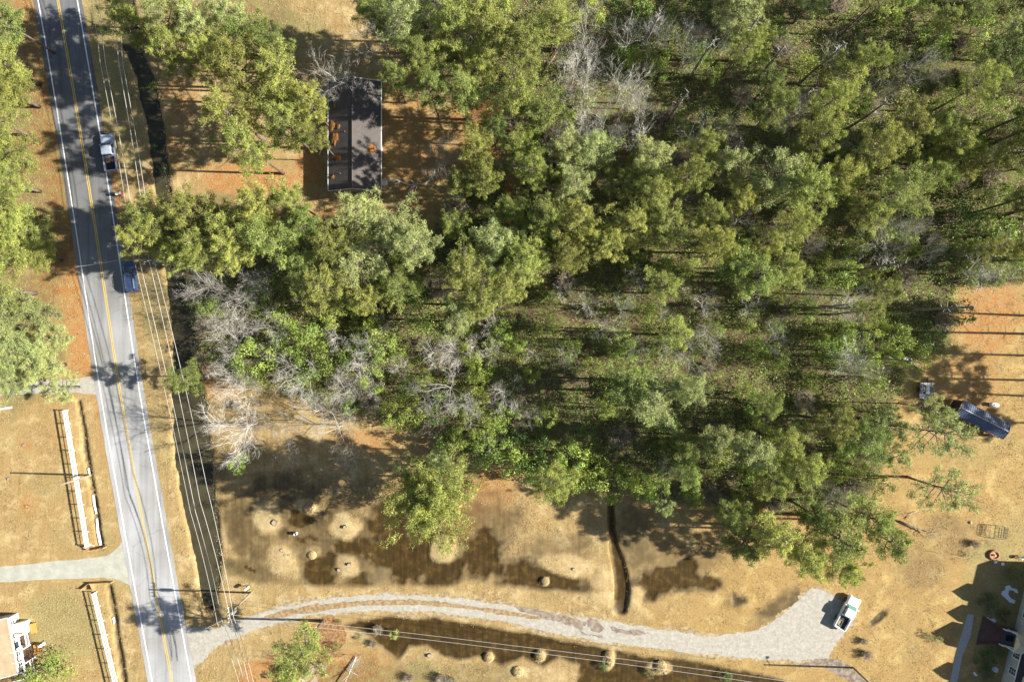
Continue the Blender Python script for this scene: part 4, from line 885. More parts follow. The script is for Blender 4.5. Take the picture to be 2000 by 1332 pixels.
def crate(name, root, x, y, z, size, m, label, cat, rz=0):
    p = at_local(root, x, y, z); o = empty(name, p, root.rotation_euler.z+rz, label, cat)
    a, b, c = size; mb = MB(); mb.box((0, 0, .02), (a, b, .04))
    for s in (-1, 1): mb.box((s*(a/2-.02), 0, c/2+.04), (.04, b, c)); mb.box((0, s*(b/2-.02), c/2+.04), (a-.09, .04, c))
    mb.build('box_shell', m, o); MB().box((0, 0, c*.5), (a-.12, b-.12, c*.4)).build('contents', M['wood'], o)
crate('cardboard_box', tr1, -1.25, .25, .64, (.7, .6, .35), mat('cardboard', (.42, .30, .17), .9), 'open brown cardboard box in the bed of the silver-blue pickup', 'box')
crate('plastic_crate', tr1, -1.3, -.45, .64, (.5, .4, .3), mat('pink_plastic', (.45, .12, .25), .5), 'small pink crate in the bed of the silver-blue pickup', 'crate', .3)
crate('tool_box', tr2, -1.9, .35, .64, (.9, .6, .3), M['metal'], 'grey metal toolbox in the bed of the white pickup', 'toolbox')
# SUV
def suv(u, v, heading):
    p = W(u, v, .8); root = empty('parked_car', (p.x, p.y, .03), heading, 'dark blue estate car with roof rails parked on the road edge', 'car')
    f = 2.4; hw = .95
    MB().rings([rr_ring(-f, f, hw-.05, .32, .35), rr_ring(-f-.02, f+.02, hw, .6, .38), rr_ring(-f, f, hw, .85, .38), rr_ring(-f+.05, f-.1, hw-.07, 1.0, .34), rr_ring(-f+.1, f-.22, hw-.16, 1.05, .3)]).build('body', navy, root, smooth=False)
    MB().rings([rr_ring(-f+.12, f-1.15, hw-.09, 1.03, .24), rr_ring(-f+.35, f-1.85, hw-.2, 1.5, .22), rr_ring(-f+.5, f-2.0, hw-.28, 1.58, .2)]).build('cabin', navy, root, bevel=.02)
    MB().add([(f-1.13, -hw+.25, 1.08), (f-1.13, hw-.25, 1.08), (f-1.8, hw-.32, 1.5), (f-1.8, -hw+.32, 1.5)], [(0, 1, 2, 3)]).build('windshield', M['glass'], root, (.035, 0, .035))
    MB().add([(-f+.11, -hw+.28, 1.1), (-f+.11, hw-.28, 1.1), (-f+.33, hw-.34, 1.48), (-f+.33, -hw+.34, 1.48)], [(0, 3, 2, 1)]).build('rear_window', M['glass'], root, (-.03, 0, .02))
    for s in (-1, 1):
        for x0, x1 in ((-1.85, -1.05), (-.95, -.1), (-.02, .75)):
            MB().add([(x0, s*(hw-.085), 1.08), (x1+.1, s*(hw-.085), 1.08), (x1-.15, s*(hw-.185), 1.45), (x0+.05, s*(hw-.185), 1.45)], [(0, 1, 2, 3)]).build('side_window', M['glass'], root, (0, s*.022, 0))
        MB().tube([(-1.7, s*.6, 1.6), (-1.6, s*.62, 1.67), (.1, s*.62, 1.67), (.2, s*.6, 1.58)], .028, 5).build('roof_rail', M['chrome'], root)
    for k in range(5): MB().box((-1.2+k*.28, 0, 1.592), (.05, .95, .02)).build('roof_rib', M['black'], root)
    MB().box((f+.02, 0, .7), (.08, 1.0, .22)).build('grille', M['black'], root); MB().box((f+.02, 0, .42), (.1, 1.5, .14)).build('bumper', M['black'], root, bevel=.03)
    wheels(root, (f-.9, -f+.9), hw, .34); lights(root, f-.1, -f+.0, hw, .78); mirrors(root, f-1.45, hw-.05, 1.1, navy)
suv(255.5, 542, R(97.5))

# ------------------------------------------------------------ shingle-roofed house
def shingle(name, c1, c2, var=(.6, 1.)):
    m = wave_mat(name, c1, c2, 2.6, 'X', .95, spec=.1); return m
SHG = shingle('grey_brown_shingles', (.155, .135, .125), (.08, .07, .068))
def gable_house(name, cx, cy, rz, hl, hw, eave, ridge, over, wall_m, roof_m, label, roof_th=.12, trim=M['white']):
    """ridge along local y; hl half length (y), hw half width (x)"""
    root = empty(name, (cx, cy, 0), rz, label, 'house')
    w = MB(); t = .18; dz = (ridge-eave)
    zt = lambda x: eave+dz*(1-abs(x)/(hw+over))-.02
    vs = []
    for y in (-hl, hl):
        vs += [(-hw, y, 0), (hw, y, 0), (hw, y, zt(hw)), (0, y, ridge-.1), (-hw, y, zt(hw))]
    w.add(vs, [(0, 1, 2, 3, 4), (9, 8, 7, 6, 5), (1, 6, 7, 2), (5, 0, 4, 9)]); w.build('wall', wall_m, root)
    r = MB(); X = hw+over; Y = hl+over
    for s in (-1, 1):
        a = [(0, -Y, ridge), (s*X, -Y, eave), (s*X, Y, eave), (0, Y, ridge)]
        b = [(p[0], p[1], p[2]-roof_th) for p in a]
        r.add(a+b, [(0, 1, 2, 3) if s > 0 else (3, 2, 1, 0), (4, 7, 6, 5) if s > 0 else (5, 6, 7, 4), (1, 5, 6, 2), (0, 4, 5, 1), (3, 2, 6, 7)])
    ro = r.build('roof', roof_m, root)
    MB().tube([(0, -Y, ridge+.02), (0, Y, ridge+.02)], .07, 6).build('ridge_cap', roof_m, ro)
    for s in (-1, 1):
        MB().box((s*(X+.05), 0, eave-.06), (.1, 2*Y, .1)).build('gutter', trim, ro)
        for q in (-1, 1):
            L = math.hypot(X, dz); MB().box((s*X/2, q*(Y+.02), (eave+ridge)/2-.05), (L, .05, .14), 0, 0, s*math.atan2(dz, X)).build('barge_board', trim, ro)
    return root, ro
def window(root, c, size, rz, m=M['white'], rows=2, cols=2, name='window'):
    """c centre on the wall, normal along rz"""
    w_, h_ = size; n = (math.cos(rz), math.sin(rz)); t = (-n[1], n[0])
    f = MB()
    for s in (-1, 1):
        f.box((c[0]+t[0]*s*w_/2+n[0]*.03, c[1]+t[1]*s*w_/2+n[1]*.03, c[2]), (.08, .09, h_+.09), rz)
        f.box((c[0]+n[0]*.035, c[1]+n[1]*.035, c[2]+s*h_/2), (.09, w_-.1, .09), rz)
    for k in range(1, cols): q = (k/cols-.5)*w_; f.box((c[0]+t[0]*q+n[0]*.028, c[1]+t[1]*q+n[1]*.028, c[2]), (.05, .04, h_-.1), rz)
    for k in range(1, rows): q = (k/rows-.5)*h_; f.box((c[0]+n[0]*.022, c[1]+n[1]*.022, c[2]+q), (.05, w_-.1, .04), rz)
    fo = f.build(name, m, root); MB().box((c[0]+n[0]*.01, c[1]+n[1]*.01, c[2]), (.02, w_-.05, h_-.05), rz).build('pane', M['glass'], fo)
h1c = W(691.5, 264.5, 3.2)
k_ = (1-3./H)/S
h1, h1r = gable_house('shingle_house', h1c.x, h1c.y, 0, 107*k_-.35, 51.5*k_-.35, 2.75, 4.6, .35, mat('tan_siding', (.38, .33, .26), .8, var=.08), SHG, 'long low house with a grey-brown shingle roof dusted with pine straw')
for y in (-6.5, -3., .8, 4.5): window(h1, (51.5*k_-.35, y, 1.5), (1.0, 1.1), 0)
for y in (-6, -2, 6): window(h1, (-(51.5*k_-.35), y, 1.5), (1.2, 1.2), math.pi)
d_ = MB().box((51.5*k_-.31, -1.2, 1.05), (.06, .95, 2.05)).build('door', M['white'], h1); MB().box((51.5*k_-.26, -1.5, 1.05), (.06, .05, .12)).build('door_handle', M['chrome'], d_)
for x, y in ((-1.6, 4.), (-1.2, .3), (1.9, 3.1), (-2., -6.1)):
    z = 2.75+1.85*(1-abs(x)/(51.5*k_)); MB().tube([(x, y, z-.05), (x, y, z+.35)], .06, 8).build('roof_vent', M['metal'], h1r)
def straw_pile(u, v, ru, rv, label, sd=1):
    """thin mound of fallen needles lying on the roof slope"""
    rs_ = np.random.RandomState(sd); X = 51.5*k_; sl = 1.85/X; c = W(u, v, 3.4); x0 = c.x-h1c.x
    cen = []; fc = []; 
    n = 22; mb = MB(); vs = []; ring = [.35, .7, 1.]; zc = lambda x: 2.75+1.85*(1-abs(x-h1c.x)/X)
    vs.append((c.x, c.y, zc(c.x)+.14)); lob = rs_.uniform(.7, 1.2, n)
    for q in ring:
        for k in range(n):
            a = 2*math.pi*k/n; r = q*lob[k]; x = c.x+math.cos(a)*ru/S*r; y = c.y+math.sin(a)*rv/S*r; vs.append((x, y, zc(x)+[.12, .08, .006][ring.index(q)]+(rs_.rand()*.03 if q < 1 else 0)))
    fs = [(0, 1+k, 1+(k+1) % n) for k in range(n)]
    for i in range(2):
        for k in range(n): fs.append((1+i*n+k, 1+(i+1)*n+k, 1+(i+1)*n+(k+1) % n, 1+i*n+(k+1) % n))
    o = mb.add(vs, fs).build('pine_straw_pile', M['straw']); tag(o, label, 'pine straw', 'drifts of pine straw on the shingle roof')
straw_pile(647, 244, 7, 12, 'orange pine-straw drift at the left eave, upper half of the shingle roof', 1)
straw_pile(661, 248, 5, 5, 'small round straw drift just right of the left eave drift', 2)
straw_pile(653, 208, 3, 6, 'small straw streak highest on the left roof slope', 3)
straw_pile(651, 305, 11, 4, 'long thin straw drift along the lower left eave', 4)
straw_pile(661, 309, 7, 6, 'rounded straw drift joining the lower left eave drift', 5)
straw_pile(726, 290, 7, 9, 'straw drift on the right roof slope beside the vent', 6)
straw_pile(648, 345, 5, 4, 'small straw drift nearest the bottom gable on the left slope', 7)
straw_pile(652, 270, 8, 14, 'thin brown straw drift in the middle of the left slope', 8)
p = W(744, 360); o = empty('gas_grill', (p.x+.7, p.y, 0), .2, 'small covered grill at the near right corner of the shingle-roofed house', 'grill')
MB().rings([rr_ring(-.45, .45, .3, .55, .1), rr_ring(-.48, .48, .33, .8, .12), rr_ring(-.4, .4, .22, 1.05, .12)]).build('lid', M['white'], o)
for x in (-.35, .35):
    for y in (-.2, .2): MB().box((x, y, .28), (.05, .05, .55)).build('leg', M['black'], o)
# curved fallen limb in the back yard
def log(name, pts, rad, m, label, cat='log', group=None, twigs=0, sd=0):
    rs_ = np.random.RandomState(sd); P = [W(*p) for p in pts]; b = P[0].copy(); mb = MB(); mb.tube([p_-b for p_ in P], [rad*(1-.6*i/(len(P)-1)) for i in range(len(P))], 7)
    o = mb.build(name, m, None, b, True); tag(o, label, cat, group)
    for i in range(twigs):
        j = rs_.randint(0, len(P)-1); s = P[j].lerp(P[j+1], rs_.rand())-b; e = s+Vector((rs_.normal(0, .8), rs_.normal(0, .8), rs_.uniform(.1, .7)))
        MB().tube([s, s.lerp(e, .5)+Vector((0, 0, .1)), e], [rad*.35, rad*.25, .01], 4).build('twig', m, o)
    return o

# ------------------------------------------------------------ left white-gabled house and porch
rz2 = R(8)
c2 = W(-22, 1270, 2.7); h2, h2r = gable_house('tan_roof_house', c2.x, c2.y, R(-77+90-90+90-2), 4.3, 3.6, 2.7, 3.5, .15, M['siding'], wave_mat('tan_metal_roof', (.50, .35, .22), (.40, .28, .18), 3, 'X', .6), 'tan-roofed house with bright white siding at the lower left corner')
for y, x in ((3.2, 0), (1.2, 0), (-1.6, 0), (-3.2, 0)): window(h2, (3.6, y, 1.6), (.75, 1.0), 0)
MB().box((3.63, -.3, 1.05), (.06, .95, 2.0)).build('door', M['glass'], h2)
pr = empty('timber_porch', (W(60, 1270).x, W(60, 1270).y, 0), h2.rotation_euler.z, 'raised porch of brown boards with white posts beside the tan-roofed house', 'porch')
MB().box((-.5, 0, .45), (2.2, 7., .12)).build('deck_floor', wave_mat('deck_boards', (.20, .11, .07), (.07, .04, .03), 3.5, 'Y', .9), pr)
for y in (-3.3, -1.1, 1.1, 3.3): MB().box((.5, y, 1.35), (.14, .14, 2.7)).build('post', M['white'], pr)
for y in (-2.2, 2.2):
    r = MB(); r.box((.5, y, 1.35), (.09, 2.05, .09)); r.box((.5, y, .7), (.07, 2.05, .07))
    for k in range(9): r.box((.5, y-.9+k*.22, 1.02), (.04, .04, .56))
    r.build('railing', M['white'], pr)
r = MB(); r.box((.52, 0, 2.75), (.16, 7., .18))
for y in (-3.4, -2.3, -.6, 1.1): r.box((-.55, y, 2.75), (2., .12, .12))
r.build('roof_frame', M['white'], pr)
for k in range(3): MB().box((.95+k*.3, .2, .36-k*.12), (.3, 1.4, .1)).build('step', M['orangewood'], pr)
MB().box((-.9, -3.1, .75), (.6, .7, .5)).build('bench', M['white'], pr)
p = W(69, 1224); o = empty('plywood_platform', (p.x, p.y, 0), h2.rotation_euler.z, 'bright orange plywood platform next to the white gable wall', 'platform')
MB().box((0, 0, .5), (1., 1.5, .06)).build('board', M['orangewood'], o)
for x in (-.42, .42):
    for y in (-.65, .65): MB().box((x, y, .24), (.09, .09, .47)).build('leg', M['wood'], o)
p = W(51, 1221); o = empty('garden_shed', (p.x, p.y, 0), h2.rotation_euler.z, 'small white lean-to storage box against the white gable wall', 'storage box')
MB().box((0, 0, .7), (1.5, 1.8, 1.4)).build('body', M['white'], o, bevel=.03); MB().box((.05, 0, 1.44), (1.7, 2., .06), 0, 0, .06).build('lid', M['creampaint'], o)
MB().box((.77, 0, .7), (.03, .9, 1.1)).build('door', M['creampaint'], o)
p = W(86, 1256); o = empty('garden_statue', (p.x, p.y, 0), .3, 'white garden statue standing on the lawn in front of the timber porch', 'statue')
MB().rings([[(math.cos(a)*r_, math.sin(a)*r_, z) for a in np.linspace(0, 6.283, 12, endpoint=False)] for z, r_ in ((0, .3), (.25, .28), (.3, .16), (.7, .22), (1., .26), (1.2, .12), (1.3, .15), (1.45, .14), (1.55, .05))]).build('figure', M['white'], o, smooth=True)
MB().tube([(0, 0, 0), (0, 0, .12)], .38, 12).build('plinth', M['stone'], o)

# ------------------------------------------------------------ big house, lower right
wd = Vector((-43, -172)).normalized()   # direction of the front wall, running down the photo (world y is up)
base_mid = W(1972, 1265); ang = math.atan2(-wd.x, wd.y)   # local y along the wall
rz3 = math.atan2(wd.y, wd.x)-math.pi/2
fx = Vector((math.cos(rz3), math.sin(rz3)))
# make local -x face the lawn
if fx.x > 0: pass
else: rz3 += math.pi; fx = -fx
hw3 = 5.0; c3 = base_mid.to_2d()+fx*hw3
DRK = shingle('slate_grey_shingles', (.075, .075, .08), (.03, .03, .032))
uy = Vector((-fx.y, fx.x)); 
c3 = c3+uy*1.2
h3, h3r = gable_house('large_white_house', c3.x, c3.y, rz3, 13.0, hw3, 3.1, 7.9, .35, M['siding'], DRK, 'large white-sided house with dark roof, dormers and front steps at the lower right corner')
for y in (11., 8., 4.9, -1.6, -4.2, -7., -10.): window(h3, (-hw3, y, 1.75), (1.1, 1.5), math.pi, rows=3, cols=2)
for y in (7.8, 4.3, .9, -5.2, -9.):
    d = MB(); x0 = -hw3+.25; w_ = 1.15 if y != .9 else 1.7; zb = 3.4; zt = 5.6 if y != .9 else 6.1; zr = 6.7 if y != .9 else 7.7; xb = -.9
    d.add([(x0, y-w_, zb), (x0, y+w_, zb), (x0, y+w_, zt), (x0, y, zr-.1), (x0, y-w_, zt), (xb, y-w_, zb), (xb, y+w_, zb), (xb, y+w_, zt), (xb, y, zr-.1), (xb, y-w_, zt)],
          [(0, 4, 3, 2, 1), (5, 6, 7, 8, 9), (0, 5, 9, 4), (1, 2, 7, 6)]); do = d.build('dormer', M['siding'], h3)
    r = MB()
    for s in (-1, 1):
        a = [(x0-.25, y, zr), (x0-.25, y+s*(w_+.25), zt-.2), (xb+.5, y+s*(w_+.25), zt-.2), (xb+.5, y, zr)]; b = [(q[0], q[1], q[2]+.1) for q in a]
        r.add(a+b, [(0, 3, 2, 1), (4, 5, 6, 7), (0, 1, 5, 4), (1, 2, 6, 5), (2, 3, 7, 6)])
    r.build('dormer_roof', DRK, do); window(do, (x0, y, 4.6), (.9, 1.1), math.pi)
# porch: light roof, landing, brick steps and white rails
pz = 2.05
pl = empty('entrance_porch', (0, 0, 0), 0, None, None)
def L3(x, y): q = c3+fx*x+uy*y; return q
ent = W(1948, 1238).to_2d(); 
pc = Vector(((ent-c3).dot(fx), (ent-c3).dot(uy))); yp = pc.y
bpy.data.objects.remove(pl)
pr3 = empty('entrance_porch', (c3.x, c3.y, 0), rz3, 'cream-roofed entrance porch with white railings and fan-shaped brick steps', 'porch')
rf = MB(); 
rf.add([(-hw3-1.6, yp-1.5, 2.9), (-hw3-1.6, yp+1.5, 2.9), (-hw3+.4, yp+1.5, 2.9+.3), (-hw3+.4, yp-1.5, 3.2), (-hw3-1.5, yp, 3.9), (-hw3+1.4, yp, 3.95)], [(0, 4, 1), (0, 3, 5, 4), (1, 4, 5, 2), (0, 1, 2, 3)])
rf.build('roof', M['creampaint'], pr3)
for s in (-1, 1): MB().tube([(-hw3-1.45, yp+s*1.3, .6), (-hw3-1.45, yp+s*1.3, 2.95)], .1, 10).build('column', M['white'], pr3)
MB().box((-hw3-1.0, yp, .32), (2.0, 3.0, .64)).build('landing', mat('porch_slab', (.10, .10, .105), .6, var=.1), pr3)
MB().box((-hw3-.9, yp, .66), (1.2, 1.0, .03)).build('door_mat', M['black'], pr3)
st = MB(); n = 9
for k in range(n):
    x = -hw3-2.0-.38*k; ww = 2.5+.0*k+1.9*(k/n)**1.5; zt = .60*(1-(k+.6)/n)
    st.box((x-.19, yp, zt/2+.01), (.375, ww, zt+.02))
so = st.build('brick_steps', M['brick'], pr3)
for s in (-1, 1):
    pts = [(-hw3-2.0-.38*k, yp+s*(1.33+.95*(k/n)**1.5), .62*(1-k/n)+.1) for k in range(n+1)]
    MB().tube(pts, .13, 6).build('step_border', M['brick'], so)
    r = MB(); a = Vector((-hw3-.1, yp+s*1.25, 0)); b = Vector((-hw3-2.3, yp+s*1.25, 0))
    for z in (.8, 1.5): r.tube([a+Vector((0, 0, z)), b+Vector((0, 0, z))], .05, 6)
    for k in range(15): q = a.lerp(b, k/14); r.box((q.x, q.y, 1.13), (.04, .04, .7))
    r.box((b.x, b.y, .9), (.13, .13, 1.4)); r.build('railing', M['white'], pr3)

# ------------------------------------------------------------ blue metal shed with open sides
cs = [(1879, 786), (1975, 829), (1961, 858), (1869, 806)]
Wc = [W(u, v, 2.7) for u, v in cs]; cen = sum(Wc, Vector())/4; dx = ((Wc[1]-Wc[0])+(Wc[2]-Wc[3]))/2; hl = dx.length/2; rzs = math.atan2(dx.y, dx.x); hwS = 1.35
sh = empty('open_shed', (cen.x, cen.y, 0), rzs, 'open-sided shed with ribbed blue metal gable roof on the golden lawn', 'shed')
BLU = wave_mat('blue_ribbed_metal', (.14, .17, .26), (.05, .065, .11), 1.6, 'X', .45, .3)
r = MB()
for s in (-1, 1):
    a = [(-hl, 0, 3.15), (hl, 0, 3.15), (hl, s*hwS, 2.6), (-hl, s*hwS, 2.6)]; b = [(q[0], q[1], q[2]-.06) for q in a]
    r.add(a+b, [(0, 3, 2, 1) if s > 0 else (0, 1, 2, 3), (4, 5, 6, 7), (2, 3, 7, 6), (1, 2, 6, 5), (3, 0, 4, 7)])
ro = r.build('roof', BLU, sh); rb = MB()
for k in range(24):
    x = -hl+.15+k*(2*hl-.3)/23
    for s in (-1, 1): rb.tube([(x, 0, 3.17), (x, s*hwS, 2.62)], .025, 4)
rb.build('roof_ribs', BLU, ro); MB().tube([(-hl, 0, 3.2), (hl, 0, 3.2)], .06, 6).build('ridge_cap', M['metal'], ro)
for x in (-hl+.2, -hl/3, hl/3, hl-.2):
    for s in (-1, 1): MB().box((x, s*(hwS-.15), 1.3), (.1, .1, 2.56)).build('post', M['metal'], sh)
MB().box((-hl+.12, 0, 1.3), (.04, 2*hwS-.35, 2.4)).build('end_wall', BLU, sh)
p = W(1917, 838); o = empty('rusty_tractor', (p.x, p.y, 0), rzs, 'rusty red tractor parked under the near eave of the blue shed', 'tractor')
MB().rings([rr_ring(-.3, 1.5, .3, .6, .1), rr_ring(-.3, 1.5, .32, .95, .1), rr_ring(-.3, 1.45, .25, 1.1, .1)]).build('hood', M['red'], o)
MB().box((-.7, 0, .85), (.5, .5, .1)).build('seat', M['black'], o); MB().box((-.5, 0, .6), (.9, .9, .1)).build('platform', M['red'], o)
for x, y, r_ in ((-.7, .6, .55), (-.7, -.6, .55), (1.1, .5, .35), (1.1, -.5, .35)):
    wq = MB().tube([(x, y-.12, r_), (x, y+.12, r_)], r_, 14).build('wheel', M['tyre'], o); MB().tube([(x, y-.13, r_), (x, y+.13, r_)], r_*.5, 10).build('rim', M['creampaint'], wq)
MB().tube([(-.1, 0, 1.1), (-.3, 0, 1.4)], .03, 6).build('steering_column', M['black'], o)
p = W(1938, 790); o = empty('propane_tank', (p.x, p.y, 0), R(-10), 'white propane tank on the grass above the blue shed', 'gas tank')
MB().rings([[(x, math.cos(a)*r_, .45+math.sin(a)*r_) for a in np.linspace(0, 6.283, 14, endpoint=False)] for x, r_ in ((-.75, .05), (-.7, .2), (-.55, .32), (.55, .32), (.7, .2), (.75, .05))]).build('tank', M['white'], o, smooth=True)
for x in (-.4, .4): MB().box((x, 0, .08), (.1, .5, .16)).build('foot', M['metal'], o)
MB().tube([(0, 0, .76), (0, 0, .88)], .12, 10).build('valve_dome', M['white'], o)
# trailer
p = W(1803, 762); t = empty('cage_trailer', (p.x, p.y, 0), R(-4), 'grey utility trailer with mesh cage sides standing on the lawn', 'trailer')
fr = MB(); fr.box((0, 0, .55), (1.7, 2.6, .08)); fr.build('deck', M['metal'], t)
for s in (-1, 1):
    c = MB()
    for z in (.9, 1.3, 1.7): c.tube([(s*.83, -1.28, z), (s*.83, 1.28, z)], .025, 5)
    for k in range(7): c.tube([(s*.83, -1.28+k*.427, .6), (s*.83, -1.28+k*.427, 1.7)], .022, 5)
    c.build('side_cage', M['metal'], t)
    c = MB()
    for z in (.9, 1.3, 1.7): c.tube([(-.8, s*1.28, z), (.8, s*1.28, z)], .025, 5)
    for k in range(4): c.tube([(-.6+k*.4, s*1.28, .6), (-.6+k*.4, s*1.28, 1.7)], .022, 5)
    c.build('end_cage', M['metal'], t)
    wq = MB().tube([(s*.92, .1, .33), (s*1.1, .1, .33)], .33, 14).build('wheel', M['tyre'], t); MB().tube([(s*1.09, .1, .33), (s*1.12, .1, .33)], .18, 10).build('rim', M['chrome'], wq)
    MB().tube([(s*.7, -1.3, .52), (0, -2.3, .5)], .04, 6).build('drawbar', M['black'], t)
MB().tube([(0, -2.2, 0), (0, -2.2, .6)], .04, 6).build('jack_stand', M['metal'], t)
m_ = empty('riding_mower', at_local(t, .1, .1, .6), R(86), 'white riding mower loaded in the cage trailer', 'mower')
MB().rings([rr_ring(-.1, .75, .28, .2, .12), rr_ring(-.1, .78, .3, .5, .12), rr_ring(-.08, .6, .2, .68, .1)]).build('hood', M['white'], m_)
MB().rings([rr_ring(-.65, -.1, .3, .45, .1), rr_ring(-.68, -.15, .3, .6, .1)]).build('seat', M['white'], m_); MB().box((-.66, 0, .75), (.08, .45, .4)).build('seat_back', M['black'], m_)
MB().box((0, 0, .18), (1.2, .8, .1)).build('chassis', M['black'], m_)
for x, y in ((-.5, .4), (-.5, -.4), (.5, .38), (.5, -.38)): MB().tube([(x, y-.08, .2), (x, y+.08, .2)], .2, 12).build('wheel', M['tyre'], m_)
log('metal_pipe', [(1752, 743), (1760, 746), (1767, 747)], .06, M['black'], 'short black pipe lying left of the cage trailer', 'pipe')
# hay ring frame
p = W(1942, 1037); o = empty('metal_pen_frame', (p.x, p.y, 0), R(-8), 'rounded black tubular pen frame lying open on the lawn', 'frame')
a = MB()
for s in (-1, 1):
    a.tube([(x, s*(.8+.28*(1-(x/1.75)**2)), .6) for x in np.linspace(-1.75, 1.75, 9)], .035, 5)
a.build('curved_rail', M['black'], o)
for s in (-1, 1):
    c = MB()
    for z in (.1, .35, .6): c.tube([(s*1.75, -.8, z), (s*1.75, .8, z)], .03, 5)
    for k in range(5): c.tube([(s*1.75, -.8+.4*k, .0), (s*1.75, -.8+.4*k, .6)], .025, 5)
    for k in range(3): c.tube([(s*1.75, -.6+.6*k, .6), (s*1.1, -.7+.7*k, .6)], .025, 5)
    c.tube([(s*1.1, -1.05, .6), (s*1.1, 1.05, .6)], .03, 5)
    c.build('end_panel', M['black'], o)
# ------------------------------------------------------------ fences
sheet('mulch_bed', [(640+38*math.cos(a), 1240+36*math.sin(a)) for a in np.linspace(0, 6.283, 14, endpoint=False)], .02, mat('mulch', (.36, .20, .085), .95, col2=(.15, .08, .035), scale=2.5, bump=1., bscale=12), .5, .3, 6)
def rail_fence(a, b, label, n):
    A, B = W(*a), W(*b); d = B-A; L = d.length; rz = math.atan2(d.y, d.x); o = empty('rail_fence', A, rz, label, 'fence')
    for k in range(n+1): 
        q = MB().box((L*k/n, 0, .68), (.13, .13, 1.36)); q.build('post', M['white'], o); MB().box((L*k/n, 0, 1.38), (.17, .17, .05)).build('post_cap', M['white'], o)
    for z, rh in ((.42, .2), (.88, .06), (1.3, .16)): MB().box((L/2, .0, z), (L, .05 if rh < .1 else .09, rh)).build('rail', M['white'], o)
rail_fence((133, 801), (176, 1064), 'long white rail fence on the lawn above the left driveway', 10)
rail_fence((189, 1155), (236, 1350), 'white rail fence on the lawn below the left driveway', 7)
def board_wall(pts, h, label, m=M['wood']):
    P = [W(*q) for q in pts]; o = empty('timber_wall', P[0], 0, label, 'wall')
    for a, b in zip(P[:-1], P[1:]):
        d = b-a; c = (a+b)/2-P[0]; MB().box((c.x, c.y, h/2), (d.length, .09, h), math.atan2(d.y, d.x)).build('board', m, o)
    for q in P: c = q-P[0]; MB().box((c.x, c.y, h/2+.06), (.16, .16, h+.12)).build('post', m, o)
board_wall([(169, 1066), (178, 1073), (206, 1068)], .75, 'brown timber headwall at the lower end of the long white fence')
board_wall([(186, 1150), (180, 1137), (221, 1135)], .75, 'brown timber headwall at the top of the lower white fence')
board_wall([(161, 1149), (177, 1137)], .5, 'low thin timber board left of the lower headwall')
p = W(178, 1063); o = empty('wood_offcut', (p.x, p.y, 0), R(-12), 'short white board lying near the upper timber headwall', 'board'); MB().box((0, 0, .2), (1.3, .12, .05)).build('plank', M['white'], o)
for x in (-.5, .5): MB().box((x, 0, .09), (.1, .1, .18)).build('block', M['wood'], o)
p = W(109, 712); o = empty('picket_gate', (p.x, p.y, 0), R(-80), 'short piece of white rail fence under the pines left of the road', 'fence')
for y in (-.15, .15): MB().box((0, y, .5), (2.2, .06, .12)).build('rail', M['white'], o)
for x in (-1, 0, 1): MB().box((x, 0, .3), (.1, .34, .5)).build('post', M['white'], o)
p = W(12, 797); o = empty('fallen_board', (p.x, p.y, 0), R(8), 'grey board propped at the left edge of the lawn', 'board')
MB().box((0, 0, .25), (2.2, .4, .06), 0, 0, .08).build('board', M['concrete'], o); MB().box((.6, 0, .1), (.15, .3, .2)).build('block', M['wood'], o)
# ------------------------------------------------------------ utility poles and lines
def pole(u, v, h, label, arm=None, transformer=False, lamp=False, rz=0):
    p = W(u, v); o = empty('utility_pole', (p.x, p.y, 0), rz, label, 'utility pole', 'utility poles')
    MB().tube([(0, 0, 0), (0, 0, h*.5), (0, 0, h)], [.17, .14, .11], 10).build('pole', M['polewood'], o)
    if arm:
        MB().box((0, 0, h-.5), (arm, .12, .14)).build('crossarm', M['polewood'], o)
        for s in (-.46, -.2, .2, .46):
            MB().tube([(s*arm, 0, h-.43), (s*arm, 0, h-.2)], .06, 8).build('insulator', M['white'], o)
        for s in (-1, 1): MB().tube([(s*arm*.3, .02, h-.55), (0, .02, h-1.2)], .025, 5).build('brace', M['metal'], o)
    if transformer: 
        q = MB().tube([(.0, -.38, h-1.9), (0, -.38, h-.95)], .27, 14).build('transformer', M['metal'], o); MB().tube([(0, -.38, h-.95), (0, -.38, h-.75)], .06, 8).build('bushing', M['white'], q)
    if lamp:
        MB().tube([(0, 0, h-.6), (-.1, .9, h-.3), (-.12, 1.1, h-.32)], .04, 6).build('lamp_arm', M['metal'], o)
        MB().rings([rr_ring(-.2, .1, .2, h-.42, .08), rr_ring(-.2, .1, .2, h-.25, .08)]).build('lamp_head', M['white'], o, (0, 1.2, 0))
    return o
pole(491, 1157, 9.7, 'wooden utility pole with crossarm and transformer beside the curved gravel drive', 2.3, True, rz=R(78+14))
bp_ = W(293, 508, 9.9); pole(1000+bp_.x*S, 666-bp_.y*S, 9.9, 'wooden utility pole with crossarm rising beside the dark blue car', 2.3, True, rz=R(12))
pole(177, 928, 7.6, 'plain wooden pole standing by the long white fence')
pole(1666, 1303, 8.4, 'wooden pole at the gravel turnaround carrying a white lamp', None, False, True)
def cable(pts, h, r, label, group):
    P = []
    for (u0, v0, h0), (u1, v1, h1_) in zip(pts[:-1], pts[1:]):
        a, b = W(u0, v0, h0), W(u1, v1, h1_); n = 14
        for k in range(n+(1 if (u1, v1, h1_) == pts[-1] else 0)):
            t_ = k/n; q = a.lerp(b, t_); q.z -= 4*.45*t_*(1-t_); P.append(q)
    o = MB().tube([q-P[0] for q in P], r, 4).build('power_cable', M['wire'], None, P[0]); tag(o, label, 'power cable', group)
g_ = 'overhead cables along the road'
